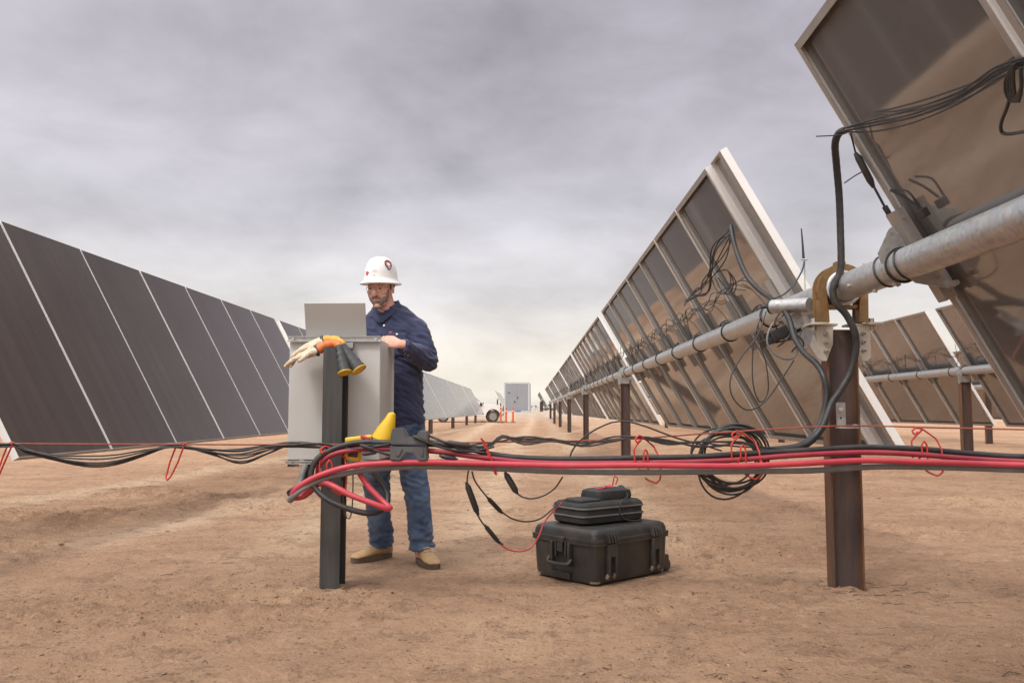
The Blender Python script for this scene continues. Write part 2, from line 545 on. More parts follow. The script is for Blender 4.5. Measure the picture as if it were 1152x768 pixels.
def m_ground(g, p, v):
    pos = g.n('ShaderNodeNewGeometry').outputs['Position']
    sp = g.n('ShaderNodeSeparateXYZ', {0: pos})
    X_, Y_ = sp.outputs[0], sp.outputs[1]
    vs = g.n('ShaderNodeCombineXYZ', {0: g.math('MULTIPLY', X_, 0.7), 1: Y_, 2: 0.0}).outputs[0]
    big = g.noise(vs, 0.38, 5, 0.6, 0.5)
    mid = g.noise(vs, 1.5, 7, 0.68, 0.6)
    mid2 = g.noise(pos, 4.2, 7, 0.7, 0.5)
    fine = g.noise(pos, 17.0, 8, 0.75, 0.3)
    grit = g.noise(pos, 75.0, 5, 0.75)
    c = g.mix(g.ramp(big, [(0.34, 0.0), (0.66, 1.0)]), (0.435, 0.243, 0.138), (0.545, 0.327, 0.196))
    # wheel tracks and churned strips running up the lane
    def strip(x0, y0, slope, width):
        e = g.math('SUBTRACT', X_, g.math('ADD', g.math('MULTIPLY', g.math('SUBTRACT', Y_, y0), slope), x0))
        e = g.math('ADD', e, g.math('MULTIPLY', g.math('SUBTRACT', mid, 0.5), 1.6 * width))
        e = g.math('DIVIDE', e, width)
        return g.math('POWER', 2.718, g.math('MULTIPLY', g.math('MULTIPLY', e, e), -1.0))
    fade = g.n('ShaderNodeMapRange', {'Value': Y_, 1: 5.0, 2: 7.0}).outputs[0]
    far = g.n('ShaderNodeMapRange', {'Value': Y_, 1: 13.0, 2: 30.0, 3: 1.0, 4: 0.0}).outputs[0]
    dk = g.math('MULTIPLY', g.math('MULTIPLY', strip(-4.15, 7.0, .46, .62), far), g.ramp(mid2, [(0.3, .25), (0.6, 1.0)]))
    lt = g.math('MULTIPLY', g.math('ADD', g.math('ADD', strip(-5.3, 8.7, .06, .32), strip(-2.95, 7.5, .16, .22)), strip(-.4, 14.0, .01, .30)), fade)
    lt2 = g.math('MULTIPLY', g.math('ADD', strip(.95, 14.0, .01, .35), strip(-1.9, 16.0, -.02, .3)), fade)
    lt = g.math('MINIMUM', g.math('ADD', lt, lt2), 1.0)
    c = g.mix(g.math('MULTIPLY', lt, 0.85), c, (.66, .46, .30))
    c = g.mix(g.math('MULTIPLY', dk, 0.95), c, (0.248, 0.144, 0.086))
    c = g.mix(g.math('MULTIPLY', g.ramp(mid, [(0.50, 0.0), (0.66, 1.0)]), 0.6), c, (0.317, 0.179, 0.103))
    c = g.mix(g.math('MULTIPLY', g.ramp(mid, [(0.30, 1.0), (0.44, 0.0)]), 0.45), c, (0.648, 0.417, 0.252))
    crumb = g.math('ADD', 0.30, g.math('MULTIPLY', g.ramp(mid2, [(0.44, 0.0), (0.62, 1.0)]), 0.7))
    c = g.mix(g.math('MULTIPLY', g.ramp(mid2, [(0.52, 0.0), (0.66, 1.0)]), 0.55), c, (0.311, 0.176, 0.103))
    c = g.mix(g.math('MULTIPLY', g.math('MULTIPLY', g.ramp(fine, [(0.50, 0.0), (0.62, 1.0)]), 0.62), crumb), c, (0.207, 0.118, 0.070))
    c = g.mix(g.math('MULTIPLY', g.ramp(fine, [(0.34, 1.0), (0.44, 0.0)]), 0.40), c, (0.689, 0.461, 0.293))
    c = g.mix(g.math('MULTIPLY', g.math('MULTIPLY', g.ramp(grit, [(0.56, 0.0), (0.66, 1.0)]), 0.6), crumb), c, (0.152, 0.090, 0.056))
    c = g.mix(g.math('MULTIPLY', g.ramp(grit, [(0.34, 1.0), (0.42, 0.0)]), 0.28), c, (0.744, 0.512, 0.339))
    # crumbs and small stones, thick in the broken patches and sparse on the packed dirt
    def crumbs(scale, lo, hi, w):
        wp = g.n('ShaderNodeVectorMath', {0: pos, 1: g.n('ShaderNodeVectorMath', {0: g.n('ShaderNodeTexNoise', {'Vector': pos, 'Scale': scale * .8, 'Detail': 3.0}).outputs['Color'], 1: (w, w, w)}, operation='MULTIPLY').outputs[0]}, operation='ADD').outputs[0]
        vn = g.n('ShaderNodeTexVoronoi', {'Vector': wp, 'Scale': scale, 'Randomness': 1.0})
        cs_ = g.n('ShaderNodeSeparateColor', {0: vn.outputs['Color']})
        dome = g.ramp(vn.outputs['Distance'], [(lo, 1.0), (hi, 0.0)])
        here = g.math('GREATER_THAN', g.math('ADD', cs_.outputs[0], g.math('MULTIPLY', g.ramp(mid2, [(0.40, 0.0), (0.62, 1.0)]), 0.42)), 0.90)
        return g.math('MULTIPLY', dome, here), cs_.outputs[1]
    k1, v1 = crumbs(95.0, .18, .42, .006)
    k2, v2 = crumbs(38.0, .15, .40, .014)
    for k_, v_, am in ((k1, v1, .75), (k2, v2, .7)):
        c = g.mix(g.math('MULTIPLY', k_, am), c, g.mix(g.ramp(v_, [(0.45, 0.0), (0.75, 1.0)]), (.150, .088, .052), (.50, .36, .245)))
    # grey gravel on the raised pad beyond the array
    pad = g.n('ShaderNodeMapRange', {'Value': Y_, 1: 66.0, 2: 73.0}).outputs[0]
    c = g.mix(g.math('MULTIPLY', pad, 0.8), c, g.mix(mid, (.40, .335, .27), (.47, .39, .32)))
    c = g.n('ShaderNodeHueSaturation', {'Saturation': 0.91, 'Value': 1.15, 'Color': c}).outputs[0]
    h = g.math('ADD', g.math('MULTIPLY', fine, 0.9), g.math('MULTIPLY', grit, 0.30))
    h = g.math('ADD', h, g.math('MULTIPLY', mid2, 1.0))
    h = g.math('ADD', h, g.math('ADD', g.math('MULTIPLY', k1, 0.10), g.math('MULTIPLY', k2, 0.22)))
    setp(g, p, base=c, rough=0.95, spec=0.12, normal=bump(g, h, 1.0, 0.055))


M_GROUND = mat('sandy_dirt', m_ground)
M_CLOD = simple('dirt_clod', (.29, .180, .118), 0.95, 0, 0.35, 20, bmp=0.6, bscale=90)
M_TWIG = simple('dry_twig', (.10, .072, .05), 0.9, 0, 0.3, 20)


# ------------------------------------------------------------------ ground
def sstep(a, b, x):
    t = max(0.0, min(1.0, (x - a) / (b - a)))
    return t * t * (3 - 2 * t)


def gz(x, y):
    h = 0.72 * sstep(67, 73.5, y)
    # low churned bank of dirt on the left, and driven lane
    n = noise.fractal(Vector((x * 0.35, y * 0.6, 1.3)), 1.0, 2.0, 4)
    h += 0.022 * n
    d = noise.fractal(Vector((x * 1.3, y * 2.3, 7.7)), 0.8, 2.1, 5)
    h += 0.012 * d
    # scuffed patches: broken crust standing a couple of centimetres proud
    k = sstep(0.05, 0.45, noise.noise(Vector((x * 0.55, y * 0.8, 4.1))) + .35 * noise.noise(Vector((x * 1.7, y * 2.1, 6.6))))
    r = 1.0 - abs(noise.fractal(Vector((x * 3.6, y * 4.6, 2.2)), 0.75, 2.2, 5)) * 1.9
    h += 0.030 * k * max(-.6, r)
    h += 0.011 * noise.fractal(Vector((x * 8, y * 8, 3.3)), 0.75, 2.1, 4) * (0.4 + 1.3 * k)
    b = exp(-((x + 4.15 - .46 * (y - 7.0)) / 0.55) ** 2) * sstep(3.5, 5.5, y) * sstep(14, 10, y)
    h += b * (0.030 + 0.085 * noise.fractal(Vector((x * 2.2, y * 3.0, 9.2)), 0.8, 2.1, 4))
    # flatten near things that rest on the ground
    for (cx, cy) in ((1.68, 4.66), (-1.06, 4.65), (1.68, 15.1), (1.68, 25.7)):
        q = (x - cx) ** 2 + ((y - cy)) ** 2
        if q < .4:
            h += exp(-q / .020) * (.016 + .02 * noise.noise(Vector((x * 14, y * 14, 5.5)))) + exp(-q / .09) * .014 * noise.fractal(Vector((x * 10, y * 10, 1.5)), .8, 2.1, 3)
    for (cx, cy, rr) in ((0.42, 5.07, 0.58), (-0.8, 5.4, 0.45)):
        q = sqrt((x - cx) ** 2 + (y - cy) ** 2)
        if q < rr * 1.6:
            h *= sstep(rr * 0.7, rr * 1.6, q)
    return h


def axis(lo, hi, step, far_lo, far_hi, g=1.16):
    a = [lo + step * i for i in range(int(round((hi - lo) / step)) + 1)]
    s, x = step, a[-1]
    while x < far_hi:
        s *= g
        x += s
        a.append(x)
    s, x = step, a[0]
    pre = []
    while x > far_lo:
        s *= g
        x -= s
        pre.append(x)
    return pre[::-1] + a


gx = axis(-5.6, 5.6, 0.030, -2500, 2500, 1.12)
gy = axis(1.9, 8.6, 0.026, -300, 4000, 1.036)
gv = [(x, y, gz(x, y) if (abs(x) < 60 and -5 < y < 120) else 0.72 * sstep(67, 73.5, y)) for y in gy for x in gx]
nx = len(gx)
import bisect
rnp = random.Random(31)
for walk in range(9):                   # boot prints crossing the near dirt
    x, y = rnp.uniform(-3.2, 3.4), rnp.uniform(2.6, 6.2)
    hd = rnp.uniform(0, 2 * pi)
    for st_ in range(rnp.choice((4, 5, 6))):
        x += cos(hd) * .38
        y += sin(hd) * .38
        hd += rnp.uniform(-.2, .2)
        sd = .09 if st_ % 2 else -.09
        cx, cy, ha = x - sin(hd) * sd, y + cos(hd) * sd, hd + rnp.uniform(-.25, .25)
        if (abs(cx - .42) < .6 and abs(cy - 5.07) < .55) or cy < 2.1:
            continue
        i0, i1 = bisect.bisect(gx, cx - .24), bisect.bisect(gx, cx + .24)
        j0, j1 = bisect.bisect(gy, cy - .24), bisect.bisect(gy, cy + .24)
        for j in range(j0, j1):
            for i in range(i0, i1):
                px_, py_, pz_ = gv[j * nx + i]
                u_ = ((px_ - cx) * cos(ha) + (py_ - cy) * sin(ha)) / .145
                v_ = (-(px_ - cx) * sin(ha) + (py_ - cy) * cos(ha)) / (.052 if abs(u_ + .25) > .15 else .042)
                e_ = sqrt(u_ * u_ + v_ * v_)
                dz = -.013 * sstep(1.05, .8, e_) + .009 * exp(-((e_ - 1.2) / .18) ** 2)
                gv[j * nx + i] = (px_, py_, pz_ + dz * .9)
gf = [(j * nx + i, j * nx + i + 1, (j + 1) * nx + i + 1, (j + 1) * nx + i) for j in range(len(gy) - 1) for i in range(nx - 1)]
me = bpy.data.meshes.new('ground')
me.from_pydata(gv, [], gf)
me.materials.append(M_GROUND)
me.polygons.foreach_set('use_smooth', [True] * len(me.polygons))
ground = bpy.data.objects.new('ground', me)
COL.objects.link(ground)
tag(ground, kind='structure')


# ------------------------------------------------------------------ solar tracker rows
PW = 1.232                      # panel width along the row
FR = 0.045                      # frame depth


def panel_meshes(L, tagname):
    """local: X down the slope, Y along the row, Z out of the front; Z=0 is the back of the frame"""
    hx, hy = L / 2, PW / 2
    g = MB()
    zf = FR - 0.002
    zb = FR - 0.012
    g.add([(-hx + .004, -hy + .004, zf), (hx - .004, -hy + .004, zf), (hx - .004, hy - .004, zf), (-hx + .004, hy - .004, zf)], [(0, 1, 2, 3)], 0)
    g.add([(-hx + .004, -hy + .004, zb), (hx - .004, -hy + .004, zb), (hx - .004, hy - .004, zb), (-hx + .004, hy - .004, zb)], [(3, 2, 1, 0)], 1)
    e = .004
    vs = [(sx * (hx - e), sy * (hy - e), z) for z in (zb, zf) for sx, sy in ((-1, -1), (1, -1), (1, 1), (-1, 1))]
    g.add(vs, [(0, 1, 5, 4), (1, 2, 6, 5), (2, 3, 7, 6), (3, 0, 4, 7)], 1)
    g.box((hx - 0.20, -hy + .10, zb - 0.0012), (.085, .03, .002), None, 2)
    glass = g.mesh('solar_panel_' + tagname, [M_FRONT, M_BACK, M_REFL], smooth=False)
    f = MB()
    t = 0.006
    fl = 0.030                  # inward return flange seen from behind
    for sy in (-1, 1):
        f.box((0, sy * (hy - t / 2), FR / 2 + .0005), (2 * hx, t, FR + .001), None, 1)
        f.box((0, sy * (hy - t - fl / 2), 0.0025), (2 * hx - .002, fl, .005), None, 0)
    for sx in (-1, 1):
        f.box((sx * (hx - t / 2), 0, FR / 2 + .0005), (t, 2 * hy - 2 * t, FR + .001), None, 0)
        f.box((sx * (hx - t - fl / 2), 0, 0.0022), (fl, 2 * hy - 2 * t - 2 * fl, .0044), None, 0)
    frame = f.mesh('frame_' + tagname, [M_ALU2, M_ALU_LIT], smooth=False)
    j = MB()
    j.box((-.14, -hy + .17, zb - .014), (.10, .055, .026), None, 0, 0.004)
    j.box((-.075, -hy + .17, zb - .012), (.04, .03, .018), None, 0, 0.003)
    jb = j.mesh('junction_box_' + tagname, [M_BLACK])
    far = MB()
    for m_, off in ((g, 0), (f, 3)):
        far.add(m_.v, m_.f, 0)
        far.m[-len(m_.f):] = [i + off for i in m_.m]
    farm = far.mesh('solar_panel_far_' + tagname, [M_FRONT, M_BACK, M_REFL, M_ALU2, M_ALU_LIT], smooth=False)
    r = MB()                    # mounting rail under the joint between two panels, clamped on the tube
    for s_ in (-1, 1):
        r.box((0, s_ * .034, -.022), (.46, .006, .040), None, 0)
        r.box((0, s_ * .048, -.0033), (.46, .022, .005), None, 0)
    r.box((0, 0, -.044), (.46, .074, .004), None, 0)
    rail = r.mesh('mounting_rail_' + tagname, [M_ALU2], smooth=False)
    st = MB()                   # strap round the tube
    st.tube([Vector((cos(2 * pi * k / 28) * .0755, 0, sin(2 * pi * k / 28) * .0755)) for k in range(28)], [(.0035, .010)] * 28, 6, 0, closed=True)
    strap = st.mesh('tube_strap_' + tagname, [M_CABLE])
    return glass, frame, jb, farm, rail, strap


def link(me, name, parent, loc, rot=(0, 0, 0)):
    o = bpy.data.objects.new(name, me)
    COL.objects.link(o)
    o.parent = parent
    o.location = loc
    o.rotation_euler = rot
    return o


D_BACK = 0.118                  # back of the frames above the tube axis
TUBE_R = 0.072


def tracker(label, X, Zc, tilt, L, segs, y0, y1, near, tagname, rails=True, group=None, harness=None, detail=26.0):
    root = thing('solar_tracker', label, 'solar panels', (X, 0, Zc), (0, radians(tilt), 0), group)
    glass, frame, jb, farm, rail, strap = panel_meshes(L, tagname)
    t = MB()
    t.tube([(0, y, 0) for y in (y0, y1)], TUBE_R, 28)
    t.build('torque_tube', M_GALV, root, local=True)
    pit = 1.25
    for (a, n, p_) in segs:
        for k in range(n):
            yc = a + p_ * (k + .5)
            jit = random.uniform(-.003, .003)
            zc = D_BACK + jit
            if yc > detail:
                o = link(farm, 'solar_panel', root, (0, yc, zc))
            else:
                o = link(glass, 'solar_panel', root, (0, yc, zc))
                link(frame, 'frame', o, (0, 0, 0))
                link(jb, 'junction_box', o, (0, 0, 0))
        if rails:
            for k in range(n + 1):
                yg = a + p_ * k + (0.04 if k == 0 else (-0.04 if k == n else 0))
                if yg < 45:
                    link(rail, 'mounting_rail', root, (0, yg, D_BACK - .004))
                    if yg < 30:
                        link(strap, 'tube_strap', root, (0, yg, 0))
    if harness:
        hy0, hy1, ns = harness
        rnd = random.Random(int(X * 10) + 3)
        h = MB()
        for s_ in range(ns):
            pts = []
            y = hy0 + rnd.uniform(0, .5)
            while y < hy1:
                ph = (y - hy0) / 1.25
                pts.append((-.30 + .05 * sin(ph * 2 * pi + s_) + rnd.uniform(-.035, .035), y, D_BACK - .010 - rnd.uniform(0, .035)))
                y += rnd.uniform(.35, .7) if y < 22 else rnd.uniform(.5, .9)
            h.tube(spline(pts, .05), .0042, 5)
        yy = hy0 + .3
        while yy < min(hy1, 34):     # hanging leads and gathered bunches
            for q in range(rnd.choice((0, 0, 1)) if yy < 12 else rnd.choice((1, 2, 2))):
                a_ = yy + rnd.uniform(-.2, .2)
                b_ = a_ + rnd.uniform(.15, .5)
                x0 = -.36 + rnd.uniform(-.1, .1)
                dip = rnd.uniform(.12, .34)
                h.tube(spline([(x0, a_, D_BACK - .02), (x0 + dip * .6, a_ + .05, D_BACK - .07), (x0 + dip, (a_ + b_) / 2, D_BACK - .09),
                               (x0 + dip * .5, b_, D_BACK - .06), (x0 + .02, b_ + .04, D_BACK - .02)], .03), .0040, 5)
            yy += rnd.uniform(.7, 1.2)
        for k in range(int((min(hy1, 40) - hy0) / 1.25)):     # lead from each junction box
            yb = hy0 + 1.25 * (k + .0) + .19
            h.tube(spline([(-.09, yb, D_BACK + .02), (-.03, yb + .03, D_BACK - .02), (-.10, yb + .12, D_BACK - .05), (-.24, yb + .2, D_BACK - .04), (-.30, yb + .3, D_BACK - .03)], .03), .0042, 5)
        h.build('wire_harness', M_CABLE, root, local=True)
    return root


TILT_R = 60.7
right_segs = [(-1.12, 4, 1.25), (5.90, 7, 1.25), (15.35, 8, 1.25), (25.95, 8, 1.25), (36.75, 8, 1.25), (47.7, 8, 1.25), (58.7, 9, 1.25)]
R_row = tracker('near row of tilted solar panels on the right, backs to camera, on thick tube',
                1.68, 1.60, TILT_R, 2.25, right_segs, -1.3, 70.3, True, 'r', harness=(6.4, 60, 3))
left_segs = [(-3.45, 7, 1.247), (5.50, 7, 1.247), (14.52, 8, 1.20), (24.30, 8, 1.22), (34.2, 8, 1.22), (44.1, 8, 1.17), (53.75, 7, 1.23)]
L_row = tracker('long row of dark solar panels on the left, glass fronts with thin bright gaps',
                -3.955, 1.485, 61.7, 2.09, left_segs, -3.5, 62.6, False, 'l', rails=False, detail=16.0)
third_segs = [(-2.0, 9, 1.25), (9.4, 4, 1.25), (14.75, 8, 1.25), (25.2, 8, 1.25), (35.6, 8, 1.25), (46.0, 8, 1.25)]
T_row = tracker('second right row of solar panels, seen through the gap beside the near rusty post',
                7.25, 1.60, TILT_R, 2.25, third_segs, -2.2, 57, False, 'r3', harness=(9.4, 30, 2))
tracker('third row of solar panels, mostly hidden behind the second row on the right', 12.85, 1.60, TILT_R, 2.25,
        [(4.0, 16, 1.25), (24.6, 16, 1.25), (45, 8, 1.25)], 3.9, 56, False, 'r4', rails=False, detail=0)
# next block, on the raised pad
for (X, a, lb) in ((-3.955, 104.0, 'distant row of panels showing just above the white pickup'),
                   (1.68, 112.0, 'distant row of panels seen end on, right of the container'),
                   (7.25, 112.0, 'farthest row of panels, hidden behind the right hand row')):
    tracker(lb, X, 2.32, TILT_R, 2.2, [(a, 20, 1.25)], a - .2, a + 25.4, False, 'far%d' % int(X), rails=False, detail=0)

# narrow tail strip carried at the end of the right row's second run of panels
ts = MB()
hx = 2.27 / 2
yA, yB = 5.585, 5.885
z0 = D_BACK + .044
ts.box((0, yA + .003, z0 + .026), (2 * hx, .006, .052))
ts.box((0, yB - .003, z0 + .026), (2 * hx, .006, .052))
for sx in (-1, 1):
    ts.box((sx * (hx - .003), (yA + yB) / 2, z0 + .026), (.006, yB - yA - .014, .052))
ts.box((0, yA + .04, z0 + .003), (2 * hx - .016, .060, .005), None, 1)
ts.box((0, (yA + yB) / 2, z0 + .040), (2 * hx - .016, yB - yA - .016, .008), None, 2)
ts.build('end_panel', [M_ALU_LIT, M_ALU2, M_BACK], R_row, local=True, smooth=False)
ts = MB()
ts.box((0, 5.8945, D_BACK + .0225), (2.25, .006, .046))
ts.build('end_rail', [M_ALU_LIT], R_row, local=True, smooth=False)


# ------------------------------------------------------------------ posts
def h_post(name, label, x, y, top, m, rot=0.0, depth=.165, fw=.10, group=None, z0=-.25, parent_loc=None):
    """H section: web along local X"""
    b = MB()
    t = .009
    zb = top
    ms = [m, M_WEB if m is M_RUST else m]
    for s_ in (-1, 1):
        b.box((s_ * (depth / 2 - t / 2), 0, (zb + z0) / 2), (t, fw, zb - z0))
    b.box((0, 0, (zb + z0) / 2), (depth - 2 * t, .007, zb - z0), None, 1)
    o = b.build(name, ms, smooth=False)
    o.location = (x, y, 0)
    o.rotation_euler = (0, 0, rot)
    tag(o, label, 'post', group)
    return o


ORD = ['second', 'third', 'fourth', 'fifth', 'sixth', 'seventh', 'eighth']
near_post = h_post('steel_post', 'rusty steel H post nearest the camera on the right, under the gold bearing', 1.68, 4.66, 1.385, M_RUST, group='posts under the right panel row')
for i, y in enumerate((15.1, 25.7, 36.5, 47.5, 58.5, 69.5)):
    h_post('steel_post', 'dark rusty steel post, %s from the camera under the right panel row' % ORD[i], 1.68, y, 1.47, M_RUST, group='posts under the right panel row')
for i, y in enumerate((4.3, 14.3, 24.2, 34.1, 44.0, 53.6, 62.3)):
    lab = 'steel post under the left panel row, %s' % ['hidden beside the camera', 'hidden behind the grey enclosure', 'hidden behind the worker', 'nearest one visible right of the worker',
                                                           'second one right of the worker', 'third one right of the worker', 'at the far end beside the pickup'][i]
    if i == 0:
        continue
    h_post('steel_post', lab, -3.955, y, 1.36, M_RUST, group='posts under the left panel row')
for i, y in enumerate((14.4, 24.9, 35.3, 45.7)):
    h_post('steel_post', 'dark steel post under the second row of panels at far right, %s' % ['nearest to camera', 'next after the nearest', 'third along', 'fourth along'][i],
           7.25, y, 1.47, M_RUST, group='posts under the second right row')
for i, y in enumerate((24.3, 44.6)):
    h_post('steel_post', ['short looking dark post of the third row, right of the second row\'s near post', 'farther post of the third row of panels at right'][i], 12.85, y, 1.47, M_RUST, group='posts under the third right row')
for (X, a, nm) in ((-3.955, 104.0, 'above the pickup'), (1.68, 112.0, 'right of the container'), (7.25, 112.0, 'behind the right row')):
    for k, y in enumerate((a + .5, a + 12.5, a + 24.5)):
        h_post('steel_post', 'tiny far post of the distant row %s, %s' % (nm, ['front one', 'middle one', 'rear one'][k]), X, y, 2.2, M_RUST, z0=.4, group='posts of the distant rows')


# bearings on the other posts: galvanised saddle with a hanging plate
def small_bearing():
    b = MB()
    b.tube([Vector((cos(2 * pi * k / 24) * .088, 0, sin(2 * pi * k / 24) * .088)) for k in range(24)], [(.012, .03)] * 24, 8, 0, closed=True)
    b.box((0, -.032, -.13), (.17, .010, .12))
    b.box((0, .032, -.13), (.17, .010, .12))
    b.prism([(-.05, 0), (.05, 0), (.03, -.20), (-.02, -.24)], .012, Matrix.Translation((-.10, -.05, .02)) @ Matrix.Rotation(pi / 2, 4, 'X'))
    return b.mesh('post_bearing', [M_GALV])


SB = small_bearing()
for X, h, ys, nm in ((1.68, 1.60, (15.1, 25.7, 36.5, 47.5, 58.5, 69.5), 'right row'), (7.25, 1.60, (14.4, 24.9, 35.3, 45.7), 'second right row'),
                     (-3.955, 1.485, (14.3, 24.2, 34.1, 44.0, 53.6, 62.3), 'left row')):
    for i, y in enumerate(ys):
        o = bpy.data.objects.new('tube_bearing', SB)
        COL.objects.link(o)
        o.location = (X, y, h)
        if X == 1.68:
            lb = 'galvanised bearing saddle on the %s post of the right row' % ORD[i]
        elif X > 2:
            lb = 'galvanised bearing on the second right row, %s post from the camera' % (['first'] + ORD)[i]
        else:
            lb = 'bearing behind the left row of panels, on its post number %s from the camera' % (['one', 'two', 'three', 'four', 'five', 'six'][i])
        tag(o, lb, 'bearing', 'bearings of the ' + nm)

# ------------------------------------------------------------------ near bearing in gold zinc with its brackets
bx, by, bz = 1.68, 4.62, 1.60
bea = thing('tube_bearing', 'large gold cast bearing clamping the tube on top of the near rusty post', 'bearing', (bx, by, bz), group='bearings of the right row')
RX = Matrix.Rotation(pi / 2, 4, 'X')
b = MB()
arc = [(cos(pi - pi * k / 20) * .132, sin(pi - pi * k / 20) * .132) for k in range(21)]
inn = [(cos(pi * k / 20) * .094, sin(pi * k / 20) * .094) for k in range(21)]
poly = [(-.128, -.185)] + arc + [(.128, -.185), (.078, -.185), (.082, -.09)] + inn + [(-.082, -.09), (-.078, -.185)]
# two cheeks with a band between them
for dy in (-.047, .047):
    b.prism(poly, .014, Matrix.Translation((0, dy, 0)) @ RX, 0, 0.002)
band = [[], [], [], []]
for k in range(25):
    a_ = pi * 1.12 - pi * 1.24 * k / 24
    for q, (r_, yy) in enumerate(((.118, -.041), (.118, .041), (.098, .041), (.098, -.041))):
        band[q].append(Vector((cos(a_) * r_, yy, sin(a_) * r_)))
b.rings([[band[q][k] for q in range(4)] for k in range(25)], 0)
for s_ in (-1, 1):
    b.box((s_ * .104, 0, -.12), (.034, .081, .125), None, 0, .003)
b.box((0, 0, .135), (.05, .06, .03), None, 0, .004)
b.box((0, 0, -.098), (.165, .07, .02), None, 0, .003)
b.build('housing', M_YZINC, bea, local=True)
b = MB()
b.tube([Vector((cos(2 * pi * k / 32) * .084, -.058, sin(2 * pi * k / 32) * .084)) for k in range(32)], [(.011, .012)] * 32, 8, 0, closed=True)
b.tube([Vector((cos(2 * pi * k / 32) * .084, .05, sin(2 * pi * k / 32) * .084)) for k in range(32)], [(.011, .02)] * 32, 8, 0, closed=True)
b.build('bearing_ring', M_GALV, bea, local=True)
for s_ in (-1, 1):
    q = MB()
    q.prism([(-.075, 0), (.075, 0), (.075, .06), (.06, .085), (-.06, .085), (-.075, .06)], .012,
            Matrix.Translation((s_ * .105, -.03, -.194)) @ Matrix.Rotation(pi / 2 * -s_, 4, 'Z'), 0, .002)
    q.box((s_ * .105, .02, -.194), (.15, .11, .012), None, 0, .002)
    q.prism([(-.05, .0), (.04, .0), (.04, -.17), (.02, -.19), (-.01, -.19), (-.045, -.10)], .010,
            Matrix.Translation((s_ * .103, -.028, -.20)) @ RX @ Matrix.Scale(s_, 4, (1, 0, 0)), 0, .002)
    q.build('bracket', M_CREAMPL, bea, local=True)
    for k in range(3):
        w = MB()
        w.cyl((s_ * .10, -.06, -.245 - .045 * k), (s_ * .10, -.033, -.245 - .045 * k), .011, 6)
        w.cyl((s_ * .10, -.095, -.245 - .045 * k), (s_ * .10, -.06, -.245 - .045 * k), .006, 8)
        w.build('bolt', M_BOLT, bea, local=True)
    w = MB()
    w.cyl((s_ * .155, -.02, -.186), (s_ * .155, -.02, -.160), .014, 6)
    w.cyl((s_ * .155, -.02, -.20), (s_ * .155, -.02, -.225), .012, 6)
    w.build('bolt', M_BOLT, bea, local=True)

# bolts and rings on the near length of tube; clamp plate to the near panels (all part of the row)
w = MB()
for yb, ang in ((4.30, 80), (4.12, 75), (4.30, 200), (4.12, 260), (3.98, 300), (3.9, 262)):
    a_ = radians(ang + TILT_R)
    d_ = Vector((cos(a_), 0, sin(a_)))
    w.cyl(d_ * .066 + Vector((0, yb, 0)), d_ * .086 + Vector((0, yb, 0)), .011, 6)
w.build('tube_bolts', M_BOLT, R_row, local=True)
for yb in (3.80, 4.02):
    w = MB()
    w.tube([Vector((cos(2 * pi * k / 32) * .0755, yb + .05 * sin(2 * pi * k / 32), sin(2 * pi * k / 32) * .0755)) for k in range(32)], .0045, 6, 0, closed=True)
    w.build('tube_ring', M_CABLE, R_row, local=True)
w = MB()
w.prism([(-.13, .115), (-.07, .115), (.0, .07), (.03, -.01), (.0, -.07), (-.05, -.06), (-.12, .04)], .006, Matrix.Translation((-.05, 3.86, .0)) @ RX, 0)
w.prism([(.02, .115), (.13, .115), (.12, .08), (.03, -.03), (-.02, -.05), (-.02, .0)], .006, Matrix.Translation((.06, 3.76, .0)) @ RX, 0)
w.cyl((-.19, 3.80, .10), (-.19, 3.89, .10), .012, 6)
w.cyl((.17, 3.70, .10), (.17, 3.79, .10), .012, 6)
w.build('clamp_plate', M_GALV, R_row, local=True)

# ------------------------------------------------------------------ drive cylinder, antenna, control unit at the near end of the second tube run
d = thing('tracker_damper', 'short grey cylinder with a white sticker beside the tube left of the gold bearing', 'damper', at(888, 345, 4.95))
w = MB()
a0, a1 = at(868, 345, 5.05), at(911, 343, 4.85)
w.cyl(a0, a1, .042, 20)
w.build('cylinder', M_GALV, d)
w = MB()
w.cyl(a0 - (a1 - a0) * .02, a0 + (a1 - a0) * .03, .044, 20)
w.cyl(a0 - (a1 - a0) * .28, a0, .010, 10)
w.build('rod', M_BLACK, d)
w = MB()
ps = a0.lerp(a1, .22)
w.box(ps + Vector((-.012, -.040, .018)), (.05, .002, .02), Matrix.Rotation(-.4, 3, 'X'))
w.build('sticker', M_WHITEPL, d)

an = thing('antenna', 'thin black whip antenna with a small grey foot on a pale rod above the tube', 'antenna', at(903, 335, 5.1))
w = MB()
w.tube([at(904, 291, 5.1), at(903, 275, 5.1), at(901.5, 257, 5.1)], [.008, .006, .0035], 10)
w.build('whip', M_BLACK, an)
w = MB()
w.box(at(905, 292, 5.1), (.035, .02, .010), None, 0, .003)
w.cyl(at(905, 296, 5.1), at(906, 336, 5.1), .004, 8)
w.build('mount', M_GALV, an)
w = MB()
w.tube(spline([at(905, 294, 5.1), at(902, 305, 5.08), at(893, 320, 5.05), at(882, 331, 5.05), at(870, 336, 5.05)]), .005, 6)
w.build('lead', M_CABLE, an)

